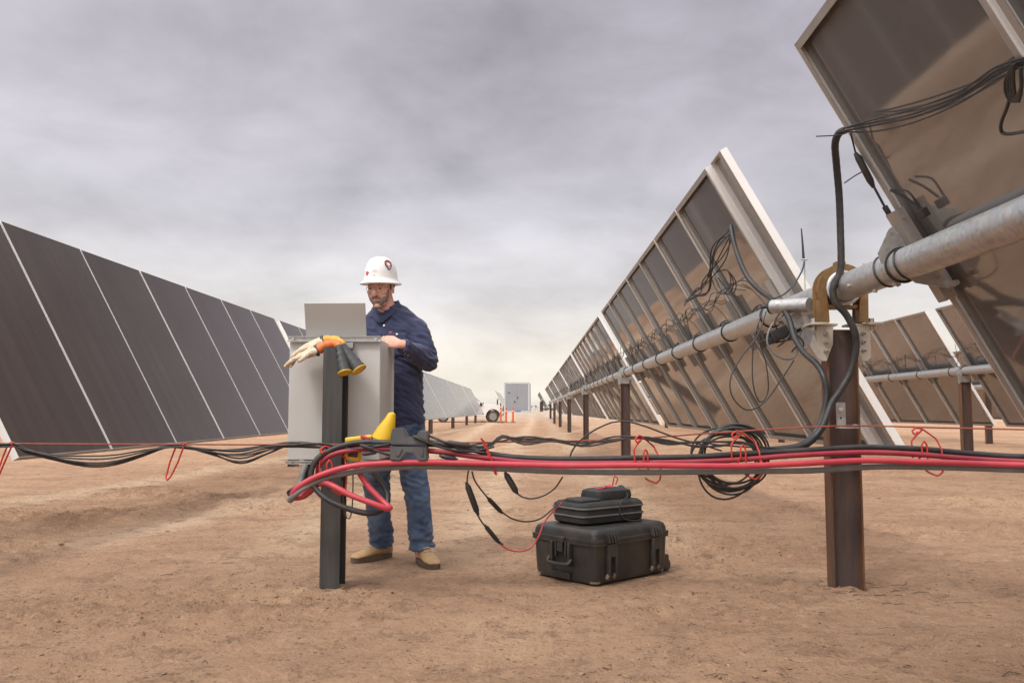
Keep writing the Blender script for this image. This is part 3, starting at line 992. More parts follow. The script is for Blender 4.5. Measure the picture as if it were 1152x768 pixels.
cu = thing('controller', 'black controller hanging in a tangle of wires under the tube beside the near post', 'controller', at(880, 375, 5.0))
w = MB()
c0 = at(880, 374, 5.0)
Rc = Matrix.Rotation(radians(-22), 3, 'Y') @ Matrix.Rotation(radians(15), 3, 'Z')
w.box(c0, (.20, .09, .07), Rc, 0, .008)
w.box(at(865, 384, 4.98), (.08, .08, .04), Rc, 0, .006)
w.build('housing', M_BLACK, cu)
w = MB()
w.box(at(893, 362, 4.97), (.10, .05, .09), Rc, 0, .004)
w.box(at(905, 380, 5.02), (.07, .06, .13), Matrix.Rotation(.35, 3, 'Y'), 0, .004)
w.build('mounting_bracket', M_GALV, cu)
w = MB()
rn = random.Random(4)
for k in range(7):
    a_, b_ = at(rn.uniform(868, 905), rn.uniform(352, 362), 5.0), at(rn.uniform(865, 910), rn.uniform(380, 398), 5.0)
    m_ = (a_ + b_) / 2 + Vector((rn.uniform(-.07, .07), -.06 + rn.uniform(-.03, .03), rn.uniform(-.05, .02)))
    w.tube(spline([a_, m_, b_]), .0045, 6)
w.build('wiring', M_CABLE, cu)

# ------------------------------------------------------------------ thin wire loops and conduits round the near post
def wire(name, label, cat, pts, r, m, step=.02, seg=10, group=None, extra=None):
    b_ = MB()
    b_.tube(spline(pts, step), r, seg)
    if extra:
        extra(b_)
    c_ = b_.v[0]
    o_ = b_.build(name, m if isinstance(m, list) else [m], loc=Vector(pts[0]), angle=60)
    return tag(o_, label, cat, group)


def P(lst):
    return [at(*q) for q in lst]


wire('hanging_wire', 'thin black wire hanging in a wide teardrop loop under the right hand tube', 'wire',
     P([(862, 350, 5.05), (852, 378, 5.0), (835, 400, 4.98), (822, 425, 4.97), (824, 446, 4.97), (840, 461, 4.97), (860, 452, 4.97), (880, 425, 4.97), (893, 405, 5.0)]), .0042, M_CABLE)
wire('hanging_wire', 'thin black wire hanging in a narrow loop inside the wide teardrop loop', 'wire',
     P([(858, 348, 5.06), (848, 385, 5.02), (847, 430, 5.0), (855, 452, 5.0), (864, 440, 5.0), (862, 410, 5.0), (856, 390, 5.02), (853, 365, 5.04)]), .0040, M_CABLE)
wire('hanging_wire', 'pale grey wire drooping in short loops below the black controller', 'wire',
     P([(884, 352, 5.0), (868, 366, 4.95), (863, 385, 4.93), (872, 398, 4.93), (884, 404, 4.93), (895, 400, 4.95), (897, 385, 4.96)]), .006, M_GCABLE)


def conduit(name, label, pts, r, m):
    sp = spline(pts, .012)
    rr = [r * (1 + .018 * sin(i * 1.9)) for i in range(len(sp))]
    b_ = MB()
    b_.tube(sp, rr, 14)
    o_ = b_.build(name, m, loc=Vector(pts[0]), angle=80)
    return tag(o_, label, 'conduit')


conduit('conduit', 'thick black conduit dropping from the near panels past the gold bearing',
        P([(952, 146, 4.1), (944, 150, 4.15), (939.5, 162, 4.2), (941, 185, 4.3), (944, 220, 4.38), (945.5, 260, 4.42), (946, 300, 4.44), (941, 316, 4.45), (937, 326, 4.46), (940, 340, 4.46), (952, 354, 4.46), (961, 372, 4.46),
           (963, 392, 4.48), (957, 418, 4.5), (946, 438, 4.5), (936, 453, 4.5), (931, 466, 4.49), (924, 482, 4.48), (912, 496, 4.47), (900, 502, 4.46), (880, 505, 4.46), (850, 507, 4.46)]), .0185, M_CABLE)
conduit('conduit', 'black conduit curving from the second run of panels down under the tube',
        P([(822, 254, 5.75), (825, 270, 5.7), (831, 290, 5.6), (840, 310, 5.5), (853, 325, 5.4), (868, 336, 5.25), (880, 346, 5.0), (888, 360, 4.9), (894, 380, 4.82), (904, 396, 4.72), (919, 410, 4.6), (927, 425, 4.54), (930, 445, 4.53), (925, 470, 4.52), (917, 487, 4.51), (906, 498, 4.50), (893, 503, 4.49)]), .0165, M_CABLE)
PL = lambda lst, off=.10: [on_plane(x, y, off) for x, y in lst]
cp = wire('cable_connector', 'slim black inline connector lying along the near panel edge below the conduit top', 'connector',
          PL([(957, 150), (960, 162), (963, 174)]), .004, M_CABLE,
          extra=lambda b_: (b_.tube(PL([(962, 172), (966, 178), (979, 203), (983, 211)]), [.008, .016, .016, .008], 10),
                            b_.tube(PL([(982, 208), (996, 234)]), .006, 8), b_.tube(PL([(995, 232), (1006, 250)]), .013, 10),
                            b_.tube(spline(PL([(1006, 250), (1016, 264), (1030, 270)])), .005, 8)))
w = MB()
pb = [(948, 146, 4.1), (985, 139, 3.85), (1030, 128, 3.6), (1080, 108, 3.35), (1120, 82, 3.15), (1160, 66, 3.0)]
for k in range(4):
    dx, dy = random.uniform(-2, 2), (-5, -1.5, 3, 8)[k]
    w.tube(spline([on_plane(x + dx, y + dy * (1 if 0 < i < 5 else .3) + random.uniform(-1.5, 1.5), .10 if i else .07) for i, (x, y, Y_) in enumerate(pb)]), .0042 if k != 3 else .0032, 8)
o = w.build('wire_bundle', M_CABLE, loc=at(948, 146, 4.1))
tag(o, 'bundle of thin dark wires running along the back of the near panel to the conduit', 'wires')
w = MB()
for k in range(4):
    w.tube(spline([on_plane(x, y, .085) for x, y, q_ in [(1140, 72, 3.02), (1131 + k * 3, 92, 3.0), (1133 + k * 3, 108, 3.0), (1140 + k * 2, 114, 3.0), (1149, 98, 3.02), (1148, 76, 3.02)]]), .006, 8)
w.tube(spline([on_plane(x, y, .085) for x, y, q_ in [(1140, 90, 3.0), (1134, 118, 3.0), (1127, 136, 3.0), (1126, 146, 3.0), (1132, 151, 3.0), (1160, 147, 2.98)]]), .006, 8)
o = w.build('wire_bundle', M_CABLE, loc=on_plane(1140, 72, .085))
tag(o, 'tied loop of dark wire with one end hanging down, on the nearest panel', 'wires')
wire('cable_tie', 'thin black cable tie tail sticking out left from the conduit top', 'cable tie', P([(946, 152, 4.12), (930, 153, 4.12), (918, 153.5, 4.12)]), .003, M_BLACK)
wire('cable_tie', 'thin black cable tie tail sticking out from the inline connector below the conduit top', 'cable tie', PL([(972, 192), (960, 199), (950, 206)], .08), .003, M_BLACK)
w = MB()
w.box(on_plane(1038, 240, .10), (.04, .06, .03), Matrix.Rotation(radians(60.7), 3, 'Y'), 0, .005)
w.tube(spline(PL([(1034, 234), (1018, 222), (1002, 214)], .10)), .006, 8)
w.tube(spline(PL([(1036, 236), (1022, 216), (1004, 213)], .09)), .005, 8)
o = w.build('wire_connector', M_BLACK, loc=on_plane(1038, 240, .10))
tag(o, 'small black connector with two leads on the near panel back just above the tube', 'connector')
w = MB()
rn = random.Random(11)
for k in range(7):          # slack leads hanging from the end of the second run
    x0 = 822 + rn.uniform(-3, 4)
    w.tube(spline(P([(x0, 256 + rn.uniform(0, 8), 5.86), (x0 - 6 - k * 3, 285 + rn.uniform(-8, 8), 5.95), (800 - rn.uniform(0, 14), 318 + rn.uniform(-6, 10), 6.2), (788 - rn.uniform(0, 10), 328 + rn.uniform(-4, 6), 6.4), (770, 342 + rn.uniform(-4, 4), 6.9)])), .0045, 6)
for k in range(3):
    w.tube(spline(P([(800 + 4 * k, 312, 6.15), (806 + 6 * k, 326, 6.1), (815 + 5 * k, 330, 6.05), (822 + 3 * k, 318, 6.0), (818, 304, 6.0), (806, 306, 6.1)])), .0045, 6)
o = w.build('wire_bundle', M_CABLE, loc=at(822, 256, 5.86))
tag(o, 'slack bunch of black leads drooping from the conduit end on the second run of panels', 'wires')

# ------------------------------------------------------------------ messenger wire and the clip on the near post
YM = 4.42
wire('messenger_wire', 'thin rust red steel wire strung across the whole picture at knee height', 'wire',
     P([(-260, 492, YM), (0, 498.5, YM), (200, 499.5, YM), (330, 500, YM), (420, 499, YM), (560, 497, YM), (700, 494, YM), (800, 487, YM), (942, 479, YM), (1060, 481, YM), (1200, 484, YM), (1500, 490, YM)]), .0042, M_WIRE, .06, 6)
cl = thing('wire_clip', 'small galvanised angle clip bolted to the near post, holding the red wire', 'clip', at(947, 466, 4.53))
w = MB()
w.box(at(946, 467, 4.545), (.048, .006, .135), None, 0, .001)
w.box(at(953, 481, 4.51), (.095, .075, .006), None, 0, .001)
w.build('angle', M_GALV, cl)
w = MB()
w.cyl(at(946, 460, 4.54), at(946, 460, 4.52), .013, 6)
w.cyl(at(962, 477, 4.48), at(962, 480, 4.48), .014, 6)
w.build('bolt', M_BOLT, cl)
w = MB()
w.cyl(at(946, 470, 4.5415), at(946, 470, 4.540), .006, 10)
w.build('hole', M_BLACK, cl)

# ------------------------------------------------------------------ four heavy cables
YC = 4.40
black_pts = [(1500, 520, YC), (1300, 517, YC), (1152, 513.5, YC), (1092, 510, YC), (1030, 504.5, YC), (965, 503, YC), (912, 506, YC + .01), (849, 509.5, YC + .02), (780, 513.6, YC + .02), (712, 515, YC + .02), (637.6, 516.2, YC + .02), (586, 514.5, YC + .02),
             (554, 511, YC + .02), (525, 504, YC), (493, 498.5, YC - .02), (465, 497.5, YC), (440, 498, YC), (411, 497, YC), (389, 500, YC), (371, 506.5, YC), (357, 516, YC - .01), (350, 530, YC - .02), (352, 545, YC - .03),
             (365.6, 560, YC - .05), (384, 569, YC - .06), (402, 575, YC - .06), (420, 577, YC - .04), (434, 570, YC), (436, 556, YC + .03), (429, 542, YC + .05), (420, 531, YC + .05)]
o = wire('power_cable', 'thick black cable, uppermost of the four heavy cables strung at knee height', 'cable', P(black_pts), .0150, M_CABLE, .025, 12, 'heavy cables strung on the red hangers')
red1 = [(1500, 527, YC - .02), (1300, 523, YC - .02), (1152, 519, YC - .02), (1085, 515.2, YC - .02), (1025, 510.5, YC - .02), (969, 508.7, YC - .02), (895, 512, YC - .01), (837, 516.5, YC - .0), (780, 519.3, YC), (712, 520.5, YC), (637.6, 521, YC), (590, 519.5, YC), (560, 516.5, YC - .01), (520, 511.5, YC - .02),
        (495, 508, YC - .02), (465, 505.5, YC), (438.5, 504.7, YC), (407.5, 505, YC), (380, 509, YC), (366, 515.5, YC), (358, 526, YC + .01), (358, 538, YC + .02), (354.6, 547.5, YC + .02), (342, 558.0, YC + .02), (334, 559, YC + .03), (334, 552, YC + .06), (341, 543, YC + .07)]
o = wire('power_cable', 'dark red cable, second from the top of the four heavy cables', 'cable', P(red1), .0138, M_DRED, .025, 12, 'heavy cables strung on the red hangers')
red2 = [(1500, 531, YC - .05), (1300, 527, YC - .05), (1152, 523, YC - .05), (1080, 520.5, YC - .05), (1025, 519, YC - .05), (969, 517.8, YC - .05), (895, 521.5, YC - .05), (837, 523.8, YC - .05), (780, 523.8, YC - .05), (712, 523.2, YC - .05), (637.6, 523.6, YC - .05), (557, 521.5, YC - .05), (500, 519.8, YC - .05),
        (466, 519.6, YC - .05), (429, 520.8, YC - .05), (402, 523, YC - .05), (380, 527.5, YC - .05), (356.5, 535.7, YC - .05), (340, 544.5, YC - .05), (331, 552, YC - .05), (329.5, 559, YC - .03), (338, 559, YC), (352, 548, YC - .01), (364, 542.5, YC - .03), (378, 548, YC - .06), (393, 556, YC - .07), (422, 567, YC - .08), (434, 571.5, YC - .07), (439, 571.5, YC - .05), (430, 563, YC - .02), (415, 547.5, YC - .0), (405, 533, YC + .01), (400, 524, YC + .02)]
o = wire('power_cable', 'bright red cable, third from the top of the four heavy cables, looped at its end', 'cable', P(red2), .0150, M_RED, .025, 12, 'heavy cables strung on the red hangers')
grey = [(1500, 538, YC - .02), (1300, 533, YC - .02), (1152, 528.6, YC - .02), (1097, 526.6, YC - .02), (1042, 525.2, YC - .02), (985, 524.8, YC - .02), (912, 529, YC - .02), (849, 529.8, YC - .02), (780, 530.5, YC - .02), (712, 531, YC - .02), (637.6, 530.3, YC - .02), (571.6, 527.5, YC - .02), (520, 525, YC - .02),
        (466, 524.8, YC - .02), (429, 526.8, YC - .02), (393, 531.5, YC - .02), (365.6, 538, YC - .03), (347, 545.7, YC - .04), (334, 554.5, YC - .05), (326, 562, YC - .04), (329, 560.5, YC + .02), (336, 548, YC + .09), (341, 530, YC + .16), (344, 524, YC + .2)]
o = wire('power_cable', 'thick grey cable, lowest of the four heavy cables', 'cable', P(grey), .0150, M_GCABLE, .025, 12, 'heavy cables strung on the red hangers')

# ------------------------------------------------------------------ red hangers
def bend(pts, cut=.007):
    """straight wire with small rounded bends"""
    out = [pts[0]]
    for a_, p_, b_ in zip(pts, pts[1:], pts[2:]):
        ca = min(cut, (p_ - a_).length * .45)
        cb_ = min(cut, (b_ - p_).length * .45)
        u_, v_ = p_ + (a_ - p_).normalized() * ca, p_ + (b_ - p_).normalized() * cb_
        for t_ in (0, .25, .5, .75, 1):
            out.append(u_ * (1 - t_) ** 2 + p_ * 2 * t_ * (1 - t_) + v_ * t_ ** 2)
    return out + [pts[-1]]


def hanger_mesh():
    k = .00459
    def q(x, y, dy=0.0):
        return Vector(((x - 285) * k * .2735, dy, -(y - 548) * k * .2735))
    b_ = MB()
    r = .0046
    b_.tube(bend([q(262, 560, -.012), q(245, 572, -.012), q(238, 556, -.008), (q(262, 542, -.004)), q(290, 552, .004), q(258, 580, .006), q(240, 598, .004), q(240, 636, .0), q(242, 665, -.0)]), r, 8)
    b_.tube(bend([q(262, 545, .004), q(285, 546, .008), q(318, 568, .006), q(346, 590, .0), q(351, 630, -.03), q(350, 690, -.045), q(344, 722, -.045), q(326, 736, -.04), q(305, 726, -.02), q(296, 716, .0)]), r, 8)
    b_.tube(bend([q(262, 676, .0), q(268, 650, -.03), q(267, 612, -.03), q(277, 596, -.03), q(289, 612, -.03), q(290, 650, -.03), q(291, 682, -.03)]), r, 8)
    return b_.mesh('cable_hanger', [M_HANG], angle=70)


HM = hanger_mesh()
hang = [(1037, 482, 8, 1, 1, 'rightmost red wire hanger, an open house shaped loop right of the near post'),
        (834, 486, 14, 1, 1, 'red wire hanger over the black coil, just left of the near post'),
        (723, 491, 35, 1, 1, 'red wire hanger in the middle above the black cases'),
        (372, 503, 20, .95, 1.02, 'red wire hanger looped round the cables at the enclosure post')]
for (px, py, rz, sx, sz, lb) in hang:
    o = bpy.data.objects.new('cable_hanger', HM)
    COL.objects.link(o)
    o.location = at(px, py, YM - .015)
    o.rotation_euler = (0, radians({548: -16, 201: 24, 4: 20}.get(px, 0)), radians(rz))
    o.scale = (sx, sx, sz)
    tag(o, lb, 'hanger', 'red hangers on the wire')

for lb, pts_ in (('red wire hanger seen edge on as a narrow V, left of the enclosure', [(203, 498), (198, 502), (191, 520), (186.5, 537), (188, 540), (192, 536), (200, 520), (207, 501), (209, 498)]),
                 ('red wire hanger seen edge on, slanting across the heavy cables above the test leads', [(541, 493), (543.5, 496), (548, 508), (554, 524), (557, 532), (558.5, 534), (557, 528), (550, 509), (545, 497), (541, 493)]),
                 ('red wire hanger at the far left of the picture', [(12, 497), (9, 500), (4, 512), (-3, 531), (-1, 534), (5, 520), (13, 502), (15, 497)])):
    b_ = MB()
    pp = [at(x, y, YM + .05 - .085 * (i / (len(pts_) - 1)) - (.05 if lb.startswith('red wire hanger seen edge on, sl') else 0)) for i, (x, y) in enumerate(pts_)]
    b_.tube(bend(pp, .006), .0046, 8)
    o = b_.build('cable_hanger', M_HANG, loc=pp[0], angle=70)
    tag(o, lb, 'hanger', 'red hangers on the wire')

# ------------------------------------------------------------------ thin cable runs
def thin(name, label, strands, r=.005, m=None, cat='wires', group=None):
    b_ = MB()
    for st in strands:
        b_.tube(spline(P(st), .03), r, 7)
    o_ = b_.build(name, m or M_CABLE, loc=at(*strands[0][0]), angle=70)
    return tag(o_, label, cat, group)


rn = random.Random(21)
st = []
for k in range(8):
    j = lambda s_=1.0: rn.uniform(-s_, s_)
    sag = 9 + k * 2.3 + j(2)
    Yk = YM + .02 * j()
    st.append([(-240, 505 + j(2), Yk), (-120, 520 + j(3), Yk), (2, 501 + j(1.5), Yk), (30, 505 + j(2) + k * .4, Yk), (62, 509 + sag * .35, Yk), (100, 507 + sag * .75, Yk), (130, 506 + sag * .7, Yk), (165, 503 + sag * .35, Yk), (185, 502.5 + j(1.5), Yk), (207, 502 + j(2), Yk),
               (235, 505 + sag * .15 + j(2), Yk), (270, 504 + sag * (.1 + .09 * k), Yk), (300, 502 + sag * .06 * k + j(2), Yk), (330, 500 + j(3), Yk), (362, 501 + j(3), Yk), (400, 502 + j(3), Yk - .02), (438, 500 + j(3), Yk - .03)])
thin('thin_cables', 'bundle of thin black cables sagging between red hangers left of the enclosure', st, .0044)
st = []
for k in range(5):
    j = lambda s_=1.0: rn.uniform(-s_, s_)
    st.append([(480, 500 + j(3), YM), (512, 502 + j(2), YM), (548, 500 + j(4), YM), (565, 494 - k + j(2), YM), (590, 491 + k * 2.2, YM), (620, 494 + j(4), YM), (655, 499 + j(3), YM), (690, 494 + j(3), YM), (722, 493 + j(2), YM), (752, 495 + k * 1.2, YM), (785, 500 + j(4), YM), (810, 499 + j(3), YM), (835, 500 + j(3), YM), (860, 503, YM), (885, 505 + j(1), YM)])
st.append([(640, 519, YM), (643, 508, YM), (652, 496, YM), (668, 484, YM), (688, 475, YM), (705, 474, YM), (725, 479, YM), (760, 492, YM), (790, 500, YM), (812, 507, YM)])
thin('thin_cables', 'loose bundle of thin black cables arching above the heavy cables in the middle', st, .0046)
# coil
b_ = MB()
cc = at(822, 518, YC + .08)
for k in range(11):
    a_, bq = rn.uniform(.135, .20), rn.uniform(.10, .185)
    ox, oz, oy = rn.uniform(-.03, .03), rn.uniform(-.015, .03), rn.uniform(-.04, .04)
    tl = rn.uniform(-.15, .15)
    ring = [cc + Vector((ox + a_ * cos(2 * pi * i / 40) + tl * bq * sin(2 * pi * i / 40), oy + .02 * sin(4 * pi * i / 40 + k), oz + bq * sin(2 * pi * i / 40))) for i in range(40)]
    b_.tube(ring, .0052, 7, 0, closed=True)
o = b_.build('cable_coil', M_CABLE, loc=cc, angle=70)
tag(o, 'coil of thin black cable hanging behind the heavy cables left of the near post', 'cable coil')

# test leads with inline connectors down to the cases
def lead(label, pts, conns, m, r=.0042):
    b_ = MB()
    b_.tube(spline(P(pts), .02), r, 7, 0)
    for (p, q, rr) in conns:
        A_, B_ = at(*p), at(*q)
        b_.tube([A_, A_.lerp(B_, .08), A_.lerp(B_, .15), A_.lerp(B_, .5), A_.lerp(B_, .85), A_.lerp(B_, .93), B_], [rr * .5, rr * .6, rr, rr * 1.05, rr, rr * .6, rr * .5], 10, 1)
    o_ = b_.build('test_lead', [m, M_BLACK], loc=at(*pts[0]), angle=60)
    return tag(o_, label, 'cable')


lead('black test lead with two long connectors, leftmost lead hanging from the cables', [(527, 529, YC), (525.5, 540, YC), (527, 550, 4.41), (537, 578, 4.43), (546, 592, 4.45), (562, 609, 4.5), (566, 612, 4.5)],
     [((524.5, 542, YC), (538, 579, 4.43), .0155), ((545, 590, 4.45), (562, 611, 4.5), .0115)], M_CABLE)
lead('red test lead running from the leftmost connector up to the case', [(561, 610, 4.5), (570, 617, 4.52), (585, 620, 4.55), (598, 615, 4.6), (606, 603, 4.65), (612, 588, 4.72), (622, 575, 4.8), (632, 565, 4.86)], [], M_RED)
lead('black test lead with one connector, running from the cables to the bag', [(531, 530, YC), (535, 542, 4.42), (549, 560, 4.46), (563, 574, 4.52), (576, 583, 4.56), (592, 586.5, 4.62), (608, 583, 4.7), (622, 572, 4.8), (634, 562, 4.88)], [((548, 559, 4.46), (565, 577, 4.53), .0115)], M_CABLE)
lead('short black test lead with a thick connector below the heavy cables, left of the bag', [(568, 530, YC), (574, 542, YC), (582, 555, YC), (594, 560.5, YC), (610, 558, YC), (624, 549, YC), (633, 536, YC)],
     [((568, 531, YC), (582, 555, YC), .0155)], M_CABLE)

# ------------------------------------------------------------------ grey cable tap block
tb = thing('cable_tap_block', 'dark grey plastic H shaped block clamped on the cables in front of the worker', 'cable block', at(461, 500, YC - .03))
k_ = .1823
def cp_(lst, cx=775, cy=222):
    return [((x - cx) * k_ * 4.37 / 960, -(y - cy) * k_ * 4.37 / 960) for x, y in lst]
w = MB()
Mt = Matrix.Translation(at(461.3, 500.5, YC - .03)) @ RX
w.prism(cp_([(660, 219), (664, 150), (674, 118), (738, 116), (764, 172), (812, 174), (836, 130), (888, 137), (893, 160), (886, 221)]), .085, Mt, 0, .005)
w.build('upper_shell', M_DKPLA, tb)
w = MB()
w.prism(cp_([(657, 228), (884, 229), (888, 312), (835, 318), (800, 270), (758, 268), (722, 316), (660, 310)]), .085, Mt, 0, .005)
w.prism(cp_([(690, 236), (745, 236), (720, 290), (690, 290)]), .100, Mt, 0, .006)
w.prism(cp_([(830, 236), (868, 236), (868, 290), (845, 292)]), .100, Mt, 0, .006)
w.build('lower_shell', M_DKPLA, tb)
# loose plug leads next to the block
lead('black plug lead resting across the front of the tap block', [(480, 497, YC - .09), (492, 502, YC - .07), (510, 506, YC - .05), (530, 508, YC - .03), (545, 505, YC), (556, 502, YC)], [((464, 490, YC - .085), (484, 499, YC - .085), .010)], M_CABLE, .006)
lead('black plug lead right of the tap block ending in a fat plug', [(478, 488, YC), (500, 497, YC - .03), (520, 506, YC - .03), (545, 509, YC - .02)], [((500, 497, YC - .05), (532, 502, YC - .05), .013), ((494, 512, YC - .05), (515, 517, YC - .05), .012)], M_CABLE, .006)
lead('black plug lead left of the tap block below the yellow meter', [(405, 501, YC - .06), (420, 506, YC - .06), (432, 510, YC - .05), (446, 514, YC - .02)], [((405, 500, YC - .06), (421, 506, YC - .06), .0095), ((407, 511, YC - .05), (425, 508, YC - .05), .010)], M_CABLE, .006)

# yellow meter and yellow cuffed sleeve by the enclosure
ym = thing('clamp_meter', 'bright yellow clamp meter hanging among the cables right of the enclosure post', 'meter', at(398, 505, 4.46))
w = MB()
w.box(at(398, 507, 4.46), (.085, .045, .10), Matrix.Rotation(.12, 3, 'Y'), 0, .012)
w.box(at(404, 494, 4.46), (.14, .05, .035), Matrix.Rotation(-.12, 3, 'Y'), 0, .010)
w.build('body', M_YELLOW2, ym)
w = MB()
w.box(at(411, 492, 4.425), (.05, .02, .016), Matrix.Rotation(.3, 3, 'Y'), 0, .004)
w.build('trigger', M_RED, ym)
w = MB()
w.box(at(397, 510, 4.432), (.05, .006, .035), Matrix.Rotation(.12, 3, 'Y'), 0, .002)
w.build('display', M_BLACK, ym)
ys = MB()
c0 = at(437, 490, 4.455)
tp = at(441, 463, 4.455)
loft_path(ys, [at(430, 495, 4.455), at(434, 485, 4.455), at(439, 472, 4.455), at(441, 465, 4.455), at(441, 463.5, 4.455)], [(.059, .043), (.050, .040), (.029, .029), (.019, .019), (.008, .008)], 14, (1, 0, .2))
o = ys.build('rubber_boot', M_YELLOW2, loc=c0)
tag(o, 'yellow cone shaped rubber boot standing on the cables between the enclosure and the tap block', 'rubber boot')
wire('hanging_wire', 'thin brown wire hanging in a loop below the cables right of the enclosure post', 'wire',
     P([(397, 528, 4.45), (397, 550, 4.45), (396, 572, 4.45), (393, 583, 4.45), (388, 578, 4.45), (386, 560, 4.45), (385, 540, 4.45)]), .0035, M_TWIG)

# ------------------------------------------------------------------ enclosure with its post
EX0, EX1, EY0, EY1, EZ0, EZ1 = -1.352, -.838, 4.765, 5.15, .672, 1.345
en = thing('electrical_enclosure', 'large light grey steel enclosure mounted on the dark post in front of the worker', 'enclosure', ((EX0 + EX1) / 2, (EY0 + EY1) / 2, EZ0))
w = MB()
w.box(((EX0 + EX1) / 2, (EY0 + EY1) / 2, (EZ0 + EZ1) / 2), (EX1 - EX0, EY1 - EY0, EZ1 - EZ0), None, 0, .007)
w.build('cabinet', M_ENCL, en)
w = MB()
w.box((EX1 - .001, EY1 + .012, (EZ0 + EZ1) / 2), (.03, .022, EZ1 - EZ0 + .01), None, 0, .003)
w.box(((EX0 + EX1) / 2, EY1 + .014, (EZ0 + EZ1) / 2), (EX1 - EX0 - .03, .018, EZ1 - EZ0 - .01), None, 0, .003)
w.build('door', M_ENCL, en)
for zc, nm in ((EZ1 + .001, 'top'), (EZ0 - .012, 'bottom')):
    w = MB()
    dz = .03 if nm == 'top' else .018
    xm, wd = (EX0 + EX1) / 2, EX1 - EX0 + .012
    w.box((xm, EY0 - .013, zc), (wd, .004, dz))
    w.box((xm, EY0 - .020, zc + dz / 2 - .002), (wd, .018, .004))
    w.box((xm, EY0 - .020, zc - dz / 2 + .002), (wd, .018, .004))
    for sx in (-1, 1):
        w.cyl((xm + sx * (wd / 2 - .03), EY0 - .015, zc), (xm + sx * (wd / 2 - .03), EY0 - .026, zc), .009, 8)
    w.build('mounting_rail', M_GALV, en)
w = MB()
w.cyl((EX0 + .09, EY0 + .12, EZ0 - .02), (EX0 + .09, EY0 + .12, EZ0 - .002), .026, 14)
w.tube(spline([(EX0 + .09, EY0 + .12, EZ0 - .015), (EX0 + .085, EY0 + .10, EZ0 - .07), (EX0 + .07, EY0 + .02, EZ0 - .14), (EX0 + .05, EY0 - .12, EZ0 - .17)]), .017, 12)
w.build('cable_gland', M_CABLE, en)
man_post = h_post('steel_post', 'dark grey steel H post carrying the enclosure and gloves in front of the worker', -1.062, 4.655, 1.288, M_DARKST, rot=pi / 2, depth=.155, fw=.105)
# u-bolts tying rails to the post
w = MB()
for zc in (EZ1 - .035, EZ0 - .012):
    w.box((-1.062, 4.740, zc), (.15, .02, .03))
w.build('post_bracket', M_GALV, en)

# laptop
lp = thing('laptop', 'open silver laptop standing on the enclosure, lid back towards the camera', 'laptop', (-1.19, 4.93, EZ1 + .02))
LW = .352
xl = at(378, 380, 4.89).x
RL = Matrix.Rotation(radians(17), 3, 'X')
w = MB()
hb = Vector((xl, 4.90, EZ1 + .030))
w.box(hb + RL @ Vector((0, 0, .098)), (LW, .008, .196), RL, 0, .0035)
w.build('lid', M_LAPTOP, lp)
w = MB()
w.box(hb + RL @ Vector((0, .0048, .099)), (LW - .014, .0016, .180), RL, 0)
w.build('screen', M_DGLASS, lp)
w = MB()
w.box((xl, 5.022, EZ1 + .0235), (LW, .238, .014), None, 0, .003)
w.build('base', M_LAPTOP, lp)
w = MB()
w.box((xl, 4.985, EZ1 + .0315), (LW - .04, .10, .002), None, 0)
w.build('keyboard', M_BLACK, lp)
w = MB()
w.cyl((xl - .13, 4.902, EZ1 + .029), (xl + .13, 4.902, EZ1 + .029), .006, 10)
w.build('hinge', M_DKPLA, lp)


